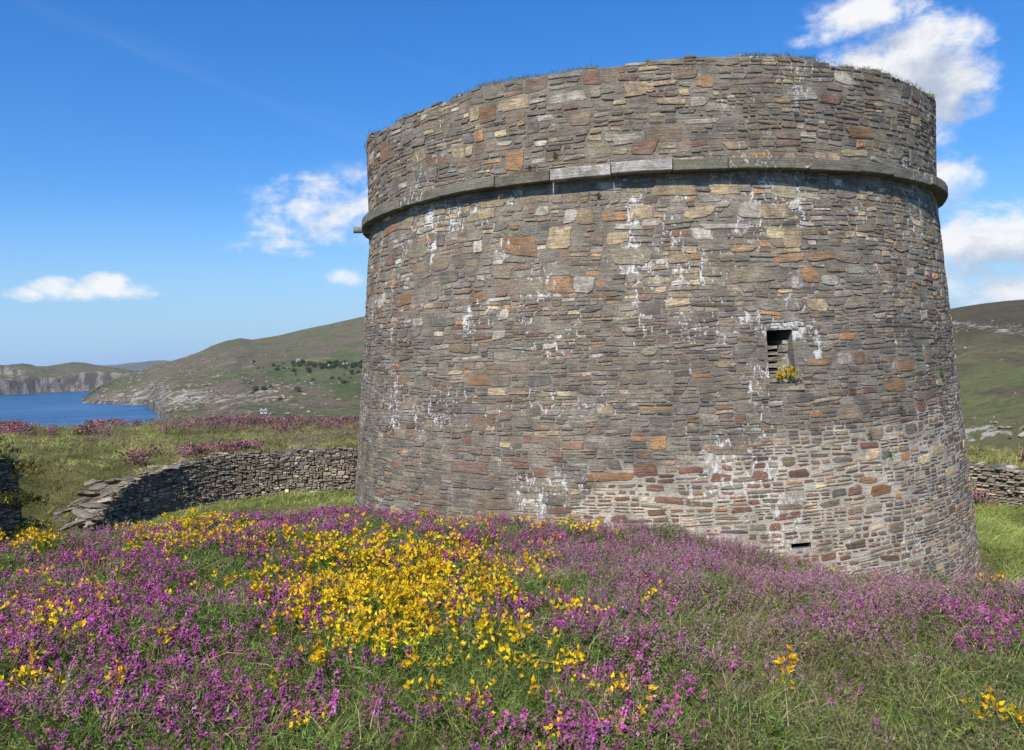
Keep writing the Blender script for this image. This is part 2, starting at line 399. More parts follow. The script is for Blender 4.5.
_, HILL_V = hill('hillside', [(82, 399), (88, 395), (100, 385), (112, 380), (130, 374), (150, 367), (168, 362), (185, 357), (200, 352), (212, 346), (225, 341), (240, 338), (252, 339.5), (268, 337), (280, 335), (300, 330), (330, 324), (360, 317), (420, 306), (500, 298), (600, 300), (700, 306), (800, 312)],
     lambda p: (np.interp(p, [82, 105, 140, 150, 158, 175, 300, 800], [1420, 1320, 1250, 1180, 900, 600, 480, 480]), np.interp(p, [82, 130, 240, 360, 800], [1500, 1750, 2250, 2500, 2600]), np.interp(p, [82, 150, 200, 300], [11, 12, 6, 4]), np.interp(p, [82, 170, 360], [1.0, 1.05, 1.25])),
     mh, .0011, 260, 9, 21, fields, rocky_left)
hill('headland', [(-420, 382), (-300, 366), (-200, 362), (-100, 369), (-60, 377), (-25, 376), (-6, 375), (2, 373.5), (7, 369), (14, 365.6), (25, 365.5), (36, 366.3), (47, 366), (60, 364), (72, 362), (85, 362.6), (97, 365), (110, 367.5), (130, 371), (170, 376)],
     lambda p: (np.interp(p, [-420, 0, 60, 170], [1900, 2030, 2050, 1980]), np.interp(p, [-420, 0, 170], [2300, 2330, 2500]), 34, .62), hill_material('headland_heath', (0.135, 0.115, 0.082), (0.118, 0.122, 0.066), (0.36, 0.32, 0.27), .02), .0011, 150, 16, 33)
hill('distant_mountain', [(85, 371), (100, 367), (112, 365.5), (122, 366), (130, 364.5), (140, 362.3), (150, 360.6), (163, 360.2), (175, 361.5), (190, 362.5), (230, 366), (330, 366)],
     lambda p: (7600, 9000, 20, .8), hill_material('mountain_heath', (0.11, 0.1, 0.075), (0.10, 0.11, 0.07), (0.3, 0.28, 0.26), -.05, .4), .002, 60, 10, 41)
mr_ = hill_material('moorland', (0.125, 0.104, 0.068), (0.15, 0.155, 0.072), (0.40, 0.375, 0.33), 0.0, 2.6, True)
def moor(px, py, V):
    colr = np.zeros((len(px), 4))
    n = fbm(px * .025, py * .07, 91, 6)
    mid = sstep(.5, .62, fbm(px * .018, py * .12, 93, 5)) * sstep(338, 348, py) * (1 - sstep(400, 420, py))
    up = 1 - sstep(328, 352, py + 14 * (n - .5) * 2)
    colr[:, :3] = (0.050, 0.038, 0.028); colr[:, 3] = up * .97  # brown heather crest, with a cloud shadow painted into its dark colour
    w = mid * .8 > colr[:, 3]; colr[w, :3] = (0.095, 0.075, 0.048); colr[:, 3] = np.maximum(colr[:, 3], mid * .8)
    lo = sstep(352, 372, py + 16 * (n - .5)) * .6
    w = lo > colr[:, 3]; colr[w, :3] = (0.125, 0.15, 0.05); colr[:, 3] = np.maximum(colr[:, 3], lo)
    return colr
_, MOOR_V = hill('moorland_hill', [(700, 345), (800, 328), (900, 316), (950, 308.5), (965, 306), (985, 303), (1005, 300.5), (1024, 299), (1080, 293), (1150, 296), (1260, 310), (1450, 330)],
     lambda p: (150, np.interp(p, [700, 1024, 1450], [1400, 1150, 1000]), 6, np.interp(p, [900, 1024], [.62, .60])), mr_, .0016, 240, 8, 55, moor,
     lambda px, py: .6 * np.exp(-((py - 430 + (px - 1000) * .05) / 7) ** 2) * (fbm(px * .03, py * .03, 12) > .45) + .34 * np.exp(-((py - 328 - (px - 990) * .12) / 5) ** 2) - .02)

# ------------------------------------------------------------------ masonry
GREY, BROWN, RUST, TAN, DARK, REDB, PALE, OLIVE = [np.array(c) for c in (
    (0.215, 0.188, 0.152), (0.235, 0.17, 0.115), (0.40, 0.215, 0.10), (0.46, 0.345, 0.205), (0.13, 0.117, 0.104), (0.21, 0.115, 0.078), (0.45, 0.405, 0.33), (0.255, 0.218, 0.145))]
def pick_colours(n, probs, jit=.16):
    pal = np.array([GREY, BROWN, RUST, TAN, DARK, REDB, PALE, OLIVE])
    p = np.asarray(probs, float)
    if p.ndim == 1: p = np.repeat(p[None], n, 0)
    p = p / p.sum(1, keepdims=True)
    k = (rng.random(n)[:, None] > np.cumsum(p, 1)).sum(1).clip(0, 7)
    return pal[k] * (1 + jit * rng.standard_normal((n, 1))) * (1 + .02 * rng.standard_normal((n, 3)))
def fill_gaps(R, u_max, v_lo, v_hi, boxes=(), n=26000):
    """small pinning stones wherever the larger ones leave the bed bare"""
    q = .012; nu, nv_ = int(u_max / q) + 2, int((v_hi - v_lo) / q) + 2
    occ = np.zeros((nu, nv_), bool)
    ix = lambda u: np.clip((np.asarray(u) / q).astype(int), 0, nu - 1); iv = lambda v: np.clip(((np.asarray(v) - v_lo) / q).astype(int), 0, nv_ - 1)
    for r in list(R[:, :4]) + [np.array(k) for k in boxes]: occ[ix(r[0]):ix(r[1]) + 1, iv(r[2]):iv(r[3]) + 1] = True
    out = []
    U = rng.random(n) * u_max; Vv = v_lo + rng.random(n) * (v_hi - v_lo); free = ~occ[ix(U), iv(Vv)]
    for size in (1.0, .6, .36):
        for u, v in zip(U[free], Vv[free]):
            w, h = rng.uniform(.14, .42) * size, rng.uniform(.05, .13) * size
            a, c, d, e = ix(u - w / 2), ix(u + w / 2), iv(v - h / 2), iv(v + h / 2)
            if occ[a:c + 1, d:e + 1].any() or u - w / 2 < 0 or u + w / 2 > u_max: continue
            occ[a:c + 1, d:e + 1] = True; out.append((u - w / 2, u + w / 2, v - h / 2, v + h / 2))
    return np.array(out).reshape(-1, 4)
def stone_mesh(u0, u1, v0, v1, rel, col, N=16, sq=9.0, back=.05):
    """rough-faced stones set in a surface: returns (u, v, out) per vertex, faces and colours"""
    M = len(u0); t = (np.arange(N) + .5) / N * 2 * np.pi
    cx, sx = np.cos(t), np.sin(t)
    e = rng.uniform(3.0, sq, (M, 1))
    px = np.sign(cx) * np.abs(cx) ** (2 / e); pz = np.sign(sx) * np.abs(sx) ** (2 / e)
    hw, hh = ((u1 - u0) / 2)[:, None], ((v1 - v0) / 2)[:, None]
    uc, vc = ((u1 + u0) / 2)[:, None], ((v1 + v0) / 2)[:, None]
    j = 1 + rng.uniform(-.12, .09, (M, N))
    ph = rng.random((M, 1)) * 6.28
    j = j * (1 + .07 * np.sin(2 * t[None] + ph) + .06 * np.sin(3 * t[None] + 2.3 * ph))
    sl = rng.uniform(-.10, .10, (M, 1)); sk = rng.uniform(-.25, .25, (M, 1))
    def place(px, pz): return uc + hw * px + sk * hh * pz, vc + hh * pz + sl * hw * px
    ou, ov = place(px * j, pz * j)
    ins = np.minimum(.015, .25 * hh)
    fx, fz = 1 - ins / hw, 1 - ins / hh
    iu, iv = place(px * j * fx, pz * j * fz)
    tu, tv = rng.uniform(-.5, .5, (M, 1)), rng.uniform(-.5, .5, (M, 1))
    r = rel[:, None]
    tilt = tu * px + tv * pz
    io = r * (.85 + .35 * rng.random((M, N)) + .35 * tilt)
    oo = np.full((M, N), -back)
    mu, mv = place(px * j * fx * .5, pz * j * fz * .5)
    mo = r * (1.0 + .45 * rng.random((M, N)) + .2 * tilt)
    cu, cv = place(np.zeros((M, 1)), np.zeros((M, 1))); co_ = r * (.9 + .5 * rng.random((M, 1)))
    U = np.concatenate([ou, iu, mu, cu], 1); Vv = np.concatenate([ov, iv, mv, cv], 1); O = np.concatenate([oo, io, mo, co_], 1)
    nv = 3 * N + 1; i = np.arange(N); i2 = (i + 1) % N
    q = np.concatenate([np.stack([i, i2, N + i2, N + i], 1), np.stack([N + i, N + i2, 2 * N + i2, 2 * N + i], 1)])
    tr = np.stack([2 * N + i, 2 * N + i2, np.full(N, 3 * N)], 1)
    off = (np.arange(M) * nv)[:, None, None]
    Q = (q[None] + off).reshape(-1, 4); T = (tr[None] + off).reshape(-1, 3)
    Cc = np.repeat(col[:, None], nv, 1) * (1 + .10 * rng.standard_normal((M, nv, 1)))
    return U.ravel(), Vv.ravel(), O.ravel(), Q, T, np.clip(Cc.reshape(-1, 3), .02, .8)
def courses(u_max, v_lo, v_hi, hfun, wfun, split=.55):
    """random rubble brought to rough courses: blocks along a course, most split into thinner stones"""
    out = []; v = v_lo
    while v < v_hi:
        h = hfun(v); u = -rng.random() * .4
        while u < u_max:
            w = wfun(v, u)
            r = rng.random()
            if r < split * .45:   parts = [(0, .5 + rng.uniform(-.15, .15)), None]; parts[1] = (parts[0][1], 1)
            elif r < split:
                a, c = sorted(rng.uniform(.22, .78, 2)); 
                if c - a < .2: a, c = .33, .67
                parts = [(0, a), (a, c), (c, 1)]
            else: parts = [(0, 1)]
            for (a, c) in parts:
                hh = (c - a) * h
                if w > hh * 3.2 and rng.random() < .75:
                    cut = u + w * rng.uniform(.35, .65); out.append((u, cut, v + a * h, v + c * h)); out.append((cut, u + w, v + a * h, v + c * h))
                else: out.append((u, u + w, v + a * h, v + c * h))
            u += w
        v += h
    return np.array(out)

# ------------------------------------------------------------------ the tower
BAT, RW0 = 0.092, R_RING - 0.205
def tower_R(z): return np.where(z < Z_RING - .1, RW0 + BAT * (Z_RING - z), RW0 + .02)
def tower_pt(th, z, out=0.0):
    R = tower_R(z) + out
    return np.stack([TX + R * np.sin(th), TY - R * np.cos(th), z + 0 * R], -1)
def px_tower(px, py):                               # bearing and height where a pixel's ray meets the tower's face
    d = ray(px, py); lo = 8.0
    s = np.linspace(8, 22, 5601); P = d[None] * s[:, None]
    q = np.hypot(P[:, 0] - TX, P[:, 1] - TY) - tower_R(P[:, 2])
    k = np.argmax(q < 0) if (q < 0).any() else int(np.argmin(q))
    return math.atan2(P[k, 0] - TX, -(P[k, 1] - TY)), P[k, 2]
RM = 6.4                                            # arc length per radian used for laying out stones
Z_BASE = -5.6
TOP_PX = [(372, 146), (385, 128), (402, 117), (425, 107), (445, 100), (463, 93), (480, 85), (505, 80), (535, 75), (560, 71), (590, 67), (620, 64), (650, 59), (690, 55), (740, 54), (790, 55), (815, 58), (822, 63), (850, 67), (880, 70), (893, 76), (912, 84), (926, 93), (933, 98)]
tt_ = sorted(px_tower(*p) for p in TOP_PX)
_tth = np.array([t[0] for t in tt_]); _ttz = np.array([t[1] for t in tt_])
def top_z(th):
    th = (np.asarray(th) + np.pi) % (2 * np.pi) - np.pi
    z = np.interp(th, _tth, _ttz, left=4.5, right=4.5)
    return np.clip(z, 4.1, 4.75) + .05 * (fbm(th * 14, th * 0 + .3, 61, 4) - .5)
tower = thing('martello_tower', 'massive round tower of grey and rust rubble stone with a projecting ledge near its top', 'tower', (TX, TY, FLOOR))

# openings through the face: (theta0, theta1, z0, z1, depth)
def opening(x0, y0, x1, y1, depth):
    a, zt = px_tower((x0 + x1) / 2, y0); _, zb = px_tower((x0 + x1) / 2, y1)
    return px_tower(x0, (y0 + y1) / 2)[0], px_tower(x1, (y0 + y1) / 2)[0], zb, zt, depth
WIN = opening(768, 330, 794, 384, .75)
SLOT = opening(791, 543, 811, 548, .5)
HOLES = [WIN, SLOT]
def repointed(th, z):                               # lower part pointed again with wide pale mortar
    lim = np.interp(th, [-1.6, -.75, -.35, -.22, .1, .55, .85, 1.05, 1.35], [-3.3, -3.2, -2.7, -1.75, -1.65, -1.25, -.9, .1, .6])
    return sstep(-.12, .16, lim - z + .35 * (fbm(th * 9, z * 2.2, 71, 4) - .5) * 2)
def lime_at(th, z):
    L = .22 * sstep(.50, .74, fbm(th * 7, z * .9, 601, 3)) + .10 * sstep(.55, .75, fbm(th * 34, z * .8, 602, 3)) - .012
    spots = [(430, 218, 10, 14, .5), (433, 245, 4, 22, .45), (420, 205, 14, 5, .4), (468, 318, 9, 20, .42), (392, 335, 4, 30, .3), (700, 330, 45, 22, .22), (790, 328, 34, 14, .42), (818, 345, 5, 17, .55),
             (745, 318, 20, 8, .36), (560, 405, 80, 18, .2), (645, 328, 8, 8, .4), (860, 215, 30, 22, .22), (838, 182, 6, 7, .45), (875, 268, 8, 6, .4), (905, 170, 26, 22, .25), (470, 420, 60, 40, .12), (690, 300, 60, 60, .12), (900, 300, 40, 60, .14),
             (510, 200, 20, 6, .3), (800, 300, 25, 25, .2), (380, 250, 8, 40, .2), (405, 440, 40, 60, .1), (720, 105, 30, 20, .14)]
    for px, py, rx, ry, s in spots:
        a, z0 = px_tower(px, py); d = 14.0
        L = np.maximum(L, s * np.exp(-(((th - a) * 6.4 * np.cos(a) / (rx * d / F)) ** 2 + ((z - z0) / (ry * d / F)) ** 2)))
    return L
# mortar face, one grid for the shaft and one for the parapet
def face_grid(z0, ztop_fn, nz, step, holes):
    th = np.arange(-np.pi, np.pi, step / RM)
    th = np.array(sorted(set(np.round(th, 5)) | {h for H in holes for h in H[:2]}))
    t = np.linspace(0, 1, nz)
    return th, t
def mortar_colour(th, z):
    rp = repointed(th, z)[..., None]
    n = fbm(th * 20, z * 4, 72, 4)[..., None]
    return (np.array((.205, .18, .148)) * (1 - rp) + np.array((.42, .37, .295)) * rp) * (.8 + .4 * n)
th = np.array(sorted(set(np.round(np.arange(-np.pi, np.pi, .07 / RM), 5)) | {h for H in HOLES for h in H[:2]}))
zz = np.array(sorted(set(np.round(np.arange(Z_BASE, Z_RING - .02, .06), 4)) | {h for H in HOLES for h in H[2:4]} | {Z_RING - .02}))
TH, ZZ = np.meshgrid(th, zz, indexing='ij')
rp = repointed(TH, ZZ)
OUT = -.004 * (1 - rp) + .001 * rp + .014 * (fbm(TH * RM * 5, ZZ * 7, 73, 4) - .5)
V = tower_pt(TH, ZZ, OUT).reshape(-1, 3)
i, j = np.meshgrid(np.arange(len(th)), np.arange(len(zz) - 1), indexing='ij'); i2 = (i + 1) % len(th)
tc = (th[i] + np.where(i2 > i, th[i2], np.pi)) / 2; zc = (zz[j] + zz[j + 1]) / 2
keep = np.ones(i.shape, bool)
for H in HOLES: keep &= ~((tc > H[0]) & (tc < H[1]) & (zc > H[2]) & (zc < H[3]))
nz = len(zz)
Fq = np.stack([i * nz + j, i2 * nz + j, i2 * nz + j + 1, i * nz + j + 1], -1)[keep]
colr = mortar_colour(TH, ZZ).reshape(-1, 3); lim = lime_at(TH, ZZ).ravel() + .07; fre = [rp.ravel()]
Vs, Cs, Ls, Fs4, Fs3 = [V], [colr], [lim], [Fq], []
nvt = len(V)
# reveals of the two openings (splayed a little), with a closed back
for (a0, a1, z0, z1, dep) in HOLES:
    ring = []
    for k, o in enumerate((-.012, -dep)):
        sh = 0 if k == 0 else .10 * (a1 - a0)
        ring.append(tower_pt(np.array([a0 + sh, a1 - sh, a1 - sh, a0 + sh]), np.array([z0, z0, z1, z1]), o))
    q = np.concatenate(ring); f = [(k, (k + 1) % 4, 4 + (k + 1) % 4, 4 + k) for k in range(4)] + [(4, 5, 6, 7)]
    Vs.append(q); Cs.append(np.full((8, 3), .12)); Ls.append(np.zeros(8)); fre.append(np.zeros(8)); Fs4.append(np.array(f) + nvt); nvt += 8
# stones of the shaft
CIRC = 2 * np.pi * RM
def hf(v):
    return rng.uniform(.12, .21) if v < -1.9 else (rng.uniform(.13, .23) if v < .3 else rng.uniform(.16, .30))
def wf(v, u):
    return rng.uniform(.2, .52) if v < .3 else rng.uniform(.18, .54)
R_ = courses(CIRC, Z_BASE, Z_RING - .12, hf, wf, .78)
HAND = [(559, 238, 13, 11, TAN * 1.05), (520, 246, 17, 11, RUST * .62), (560, 285, 14, 9, RUST * 1.0), (675, 188, 23, 8, TAN * .8), (725, 187, 15, 9, TAN * 1.08), (699, 212, 17, 6, TAN), (751, 210, 12, 9, PALE), (775, 211, 14, 8, TAN * .85),
        (641, 213, 11, 8, TAN), (614, 217, 14, 5, RUST * 1.1), (793, 237, 10, 10, TAN * .8), (542, 211, 8, 5, PALE), (570, 216, 7, 8, PALE * .9), (585, 217, 10, 8, TAN * .7), (630, 256, 22, 9, OLIVE * 1.1), (725, 226, 25, 3.5, PALE),
        (610, 186, 14, 5, PALE * .9), (493, 202, 16, 5, TAN * .7), (482, 215, 15, 5, TAN * .85), (787, 258, 15, 5, RUST), (820, 256, 14, 5, RUST * .8), (848, 258, 13, 5, BROWN), (750, 275, 24, 8, OLIVE), (810, 275, 9, 8, RUST * .9), (830, 280, 8, 6, PALE),
        (391, 227, 6, 8, RUST * .7), (405, 222, 8, 7, TAN * .75), (391, 260, 5, 6, REDB), (418, 250, 10, 8, OLIVE), (427, 240, 8, 6, RUST * .75), (440, 263, 9, 8, BROWN), (418, 322, 5, 4.5, PALE * 1.05), (504, 315, 5, 6, PALE), (499, 335, 7, 5, PALE),
        (403, 300, 8, 6, RUST * .6), (478, 298, 8, 5, RUST * .9), (480, 380, 13, 6, RUST * .6), (847, 336, 8, 4, RUST), (905, 365, 9, 7, RUST * .75), (895, 385, 11, 7, RUST * .7), (818, 362, 12, 4, RUST * .9), (725, 364, 12, 4, TAN * .8),
        (470, 468, 22, 6, REDB), (610, 477, 26, 5, RUST * .75), (540, 472, 9, 6, REDB), (645, 470, 13, 7, REDB * .9), (550, 488, 12, 4, BROWN), (655, 488, 10, 4, REDB), (620, 519, 9, 5, REDB), (560, 510, 13, 4, REDB), (500, 505, 16, 5, BROWN * .8),
        (690, 470, 14, 4, REDB), (670, 500, 16, 4, REDB), (730, 450, 22, 5, BROWN), (760, 475, 9, 5, REDB), (880, 490, 11, 6, RUST * .6), (868, 480, 10, 4, RUST * .8), (938, 449, 7, 5, TAN), (905, 456, 5, 5, RUST), (800, 398, 14, 5, DARK), (590, 530, 11, 4, REDB)]
hand = []
for (px, py, hx, hy, c_) in HAND:
    a, z = px_tower(px, py); aL = px_tower(px - hx, py)[0]; aR = px_tower(px + hx, py)[0]
    zt, zb = px_tower(px, py - hy)[1], px_tower(px, py + hy)[1]
    hand.append((aL * RM + CIRC / 2, aR * RM + CIRC / 2, zb, zt, *c_))
hand = np.array(hand)
def cull(R, boxes, tol=.25):
    keep = np.ones(len(R), bool)
    for bx in boxes:
        ov = (np.minimum(R[:, 1], bx[1]) - np.maximum(R[:, 0], bx[0])).clip(0) * (np.minimum(R[:, 3], bx[3]) - np.maximum(R[:, 2], bx[2])).clip(0)
        area = (R[:, 1] - R[:, 0]) * (R[:, 3] - R[:, 2])
        keep &= ov < tol * np.minimum(area, (bx[1] - bx[0]) * (bx[3] - bx[2]))
    return R[keep]
def wob(u, v):                                      # courses wander
    return .07 * (fbm(u * .55, v * .9, 81, 3) - .5) * 2
def lay(R, extra=None, holes=(), dens_u=None):
    R = R[R[:, 1] < CIRC]
    R[:, 2:] += wob((R[:, 0] + R[:, 1]) / 2, R[:, 2])[:, None]
    if extra is not None: R = cull(R, extra)
    R = cull(R, [((H[0]) * RM + CIRC / 2 - .03, H[1] * RM + CIRC / 2 + .03, H[2] - .02, H[3] + .02) for H in holes], .03) if len(holes) else R
    return R
R_ = lay(R_, hand, HOLES)
hb = [(H[0] * RM + CIRC / 2 - .03, H[1] * RM + CIRC / 2 + .03, H[2] - .1, H[3] + .08) for H in HOLES]
R_ = np.concatenate([R_, fill_gaps(np.concatenate([R_, hand[:, :4]]), CIRC, Z_BASE, Z_RING - .18, hb)])
uc = (R_[:, 0] + R_[:, 1]) / 2; vc = (R_[:, 2] + R_[:, 3]) / 2; thc = (uc - CIRC / 2) / RM
rp = repointed(thc, vc)
PB = np.array([.40, .20, .035, .085, .08, .04, .07, .11]); PC = np.array([.46, .18, .02, .02, .19, .08, .02, .05]); PD = np.array([.10, .36, .07, .07, .03, .26, .02, .09])
wB = sstep(.0, .9, vc)[:, None]; wD = rp[:, None]
probs = (PC * (1 - wB) + PB * wB) * (1 - wD) + PD * wD
cols = pick_colours(len(R_), probs, .2) * (1 + .16 * wB * (1 - wD))
gap = .002 + .011 * rp + rng.uniform(0, .006, len(R_))
gv = .000 + .0125 * rp
R_[:, 0] += gap; R_[:, 1] -= gap; R_[:, 2] += gv; R_[:, 3] -= gv
ok = (R_[:, 3] - R_[:, 2] > .014) & (rng.random(len(R_)) > .06 * rp) ; R_, cols, rp = R_[ok], cols[ok], rp[ok]
rel = rng.uniform(-.002, .013, len(R_)) * (1 - rp) + rng.uniform(.006, .013, len(R_)) * rp
hr = hand
R4 = np.concatenate([R_, hr[:, :4]]); cols = np.concatenate([cols, hr[:, 4:]]); rel = np.concatenate([rel, np.full(len(hr), .009)])
U_, V_, O_, Q, T, cc = stone_mesh(R4[:, 0], R4[:, 1], R4[:, 2], R4[:, 3], rel, cols)
tsh = (U_ - CIRC / 2) / RM
Vs.append(tower_pt(tsh, np.minimum(V_, Z_RING - .03), O_)); Cs.append(cc); Ls.append(lime_at(tsh, V_) * .85); fre.append(repointed(tsh, V_)); Fs4.append(Q + nvt); Fs3.append(T + nvt)
mk('wall', np.concatenate(Vs), [np.concatenate(Fs4), np.concatenate(Fs3)], M_STONE, tower, col=np.concatenate(Cs), lime=np.concatenate(Ls), fresh=np.concatenate(fre))
print('shaft stones', len(R4))

# parapet: outer face, broken top, inner face, gun platform inside
thp = np.arange(-np.pi, np.pi, .07 / RM); n = len(thp)
tz = top_z(thp)
prof = []
for k, t in enumerate(np.linspace(0, 1, 26)):
    z = Z_RING - .02 + (tz - .03 - Z_RING + .02) * t
    prof.append(tower_pt(thp, np.maximum(z, Z_RING), -.004 + .014 * (fbm(thp * RM * 5, z * 7, 74, 4) - .5)) * [1, 1, 0] + np.stack([0 * z, 0 * z, z], -1))
for dr in np.linspace(.2, 1.7, 8):
    zt = tz + .10 * (fbm(thp * RM * 2.2, dr * 3 + 0 * thp, 75, 4) - .35) - .02
    prof.append(np.stack([TX + (RW0 - dr) * np.sin(thp), TY - (RW0 - dr) * np.cos(thp), zt], -1))
for z in (3.9, 3.2, 2.9): prof.append(np.stack([TX + (RW0 - 1.72) * np.sin(thp), TY - (RW0 - 1.72) * np.cos(thp), np.full(n, z)], -1))
prof.append(np.stack([np.full(n, TX) + .05 * np.sin(thp), np.full(n, TY) - .05 * np.cos(thp), np.full(n, 2.88)], -1))
V = np.stack(prof, 1); nzp = V.shape[1]
cp_ = np.array((.205, .18, .148)) * (.8 + .4 * fbm(V[..., 0] * 3, V[..., 2] * 4, 76, 4))[..., None]
Vs, Cs, Fs4, Fs3 = [V.reshape(-1, 3)], [cp_.reshape(-1, 3)], [grid_faces(n, nzp, wrap=True)], []
nvt = n * nzp
R_ = courses(CIRC, Z_RING + .0, 4.9, lambda v: rng.uniform(.16, .29), lambda v, u: rng.uniform(.2, .56), .70)
HAND2 = [(515, 160, 9, 11, RUST), (515, 104, 15, 7, TAN * .95), (705, 81, 9, 7, RUST * 1.05), (671, 101, 15, 4, TAN * .9), (569, 97, 18, 6, PALE), (488, 114, 9, 9, RUST * .6), (385, 152, 5, 9, RUST * .65), (420, 156, 7, 7, TAN * .75), (436, 160, 11, 6, REDB),
         (717, 107, 12, 5, PALE * .95), (755, 157, 26, 6, RUST * .75), (640, 87, 14, 6, TAN * 1.05), (635, 90, 12, 7, TAN), (612, 137, 8, 5, PALE * .8), (630, 138, 17, 6, PALE * .85), (830, 99, 11, 5, REDB), (800, 96, 16, 5, PALE * .8), (860, 132, 14, 6, RUST * .7), (855, 153, 13, 4, TAN * .9), (701, 121, 19, 3, PALE),
         (667, 134, 17, 8, BROWN), (580, 118, 12, 8, BROWN * 1.1), (595, 92, 6, 6, OLIVE * 1.2), (545, 118, 9, 3.5, PALE), (890, 95, 12, 8, PALE * .8)]
hand = []
for (px, py, hx, hy, c_) in HAND2:
    a, z = px_tower(px, py); hand.append((px_tower(px - hx, py)[0] * RM + CIRC / 2, px_tower(px + hx, py)[0] * RM + CIRC / 2, px_tower(px, py + hy)[1], px_tower(px, py - hy)[1], *c_))
hand = np.array(hand)
R_ = lay(R_, hand)
R_ = np.concatenate([R_, fill_gaps(np.concatenate([R_, hand[:, :4]]), CIRC, Z_RING + .02, 4.7)])
uc = (R_[:, 0] + R_[:, 1]) / 2; thc = (uc - CIRC / 2) / RM
lo, hi = np.full(len(R_), Z_RING + .02), top_z(thc)
R_[:, 2] = np.maximum(R_[:, 2], lo); R_[:, 3] = np.minimum(R_[:, 3], hi + rng.uniform(-.03, .015, len(R_)))
R_ = R_[(R_[:, 3] - R_[:, 2] > .035)]
cols = pick_colours(len(R_), [.42, .20, .03, .08, .08, .04, .06, .09])
g_ = .004 + rng.uniform(0, .007, len(R_)); R_[:, 0] += g_; R_[:, 1] -= g_; R_[:, 2] += .003; R_[:, 3] -= .003
R4 = np.concatenate([R_, hand[:, :4]]); cols = np.concatenate([cols, hand[:, 4:]])
U_, V_, O_, Q, T, cc = stone_mesh(R4[:, 0], R4[:, 1], R4[:, 2], R4[:, 3], rng.uniform(-.001, .015, len(R4)), cols)
tsh = (U_ - CIRC / 2) / RM
Vs.append(np.stack([TX + (RW0 + .02 + O_) * np.sin(tsh), TY - (RW0 + .02 + O_) * np.cos(tsh), V_], -1)); Cs.append(cc); Fs4.append(Q + nvt); Fs3.append(T + nvt); nvt += len(U_)
# loose stones bedded along the weathered wall head
def rocks(P, size, flat, seed=0, colours=None, sq=.62, tilt=.25):
    """angular slabs: P centres, size half length, flat = thickness ratio"""
    M = len(P)
    s = np.linspace(-1, 1, 4); base = []
    for a in s:
        for b_ in s:
            for c_ in s:
                if max(abs(a), abs(b_), abs(c_)) > .99: base.append((a, b_, c_))
    base = np.array(base); key = {tuple(np.round(p, 3)): k for k, p in enumerate(base)}
    faces = []
    for ax in range(3):
        for sg in (-1, 1):
            for ia in range(3):
                for ib in range(3):
                    q = []
                    for da, db in ((0, 0), (1, 0), (1, 1), (0, 1)):
                        p = [0, 0, 0]; p[ax] = sg; p[(ax + 1) % 3] = s[ia + da]; p[(ax + 2) % 3] = s[ib + db]
                        q.append(key[tuple(np.round(p, 3))])
                    faces.append(q if sg > 0 else q[::-1])
    faces = np.array(faces); L = np.linalg.norm(base, axis=1, keepdims=True)
    nb_ = base / L ** sq
    v = np.repeat(nb_[None], M, 0) * (1 + rng.uniform(-.14, .14, (M, len(base), 1)))
    v = v * np.stack([size, size * rng.uniform(.55, .95, M), size * flat], -1)[:, None]
    sk = rng.uniform(-.3, .3, (M, 2)); v[:, :, 0] += sk[:, :1] * v[:, :, 1]; 
    a = rng.random(M) * 6.28; tx = rng.normal(0, tilt, M); ty = rng.normal(0, tilt, M)
    x, y, z = v[..., 0], v[..., 1], v[..., 2]
    y, z = y * np.cos(tx)[:, None] - z * np.sin(tx)[:, None], y * np.sin(tx)[:, None] + z * np.cos(tx)[:, None]
    x, z = x * np.cos(ty)[:, None] - z * np.sin(ty)[:, None], x * np.sin(ty)[:, None] + z * np.cos(ty)[:, None]
    x, y = x * np.cos(a)[:, None] - y * np.sin(a)[:, None], x * np.sin(a)[:, None] + y * np.cos(a)[:, None]
    V = np.stack([x, y, z], -1) + P[:, None]
    Fq = (faces[None] + (np.arange(M) * len(base))[:, None, None]).reshape(-1, 4)
    c_ = colours if colours is not None else pick_colours(M, [.5, .15, .02, .08, .1, .05, .12, .08])
    cc = np.repeat(c_[:, None], len(base), 1) * (1 + .08 * rng.standard_normal((M, len(base), 1)))
    return V.reshape(-1, 3), Fq, cc.reshape(-1, 3).clip(.02, .8)
M_ = 900
a = rng.uniform(-np.pi, np.pi, M_); dr = np.abs(rng.normal(0, .32, M_)) + .12
P = np.stack([TX + (RW0 - dr) * np.sin(a), TY - (RW0 - dr) * np.cos(a), top_z(a) + rng.uniform(-.09, -.01, M_)], -1)
v_, f_, c_ = rocks(P, rng.uniform(.05, .15, M_), rng.uniform(.18, .4, M_))
Vs.append(v_); Cs.append(c_); Fs4.append(f_ + nvt)
C_ = np.concatenate(Cs)
Va = np.concatenate(Vs); tha = np.arctan2(Va[:, 0] - TX, -(Va[:, 1] - TY))
mk('parapet', Va, [np.concatenate(Fs4), np.concatenate(Fs3)], M_STONE, tower, col=C_, lime=lime_at(tha, Va[:, 2]))

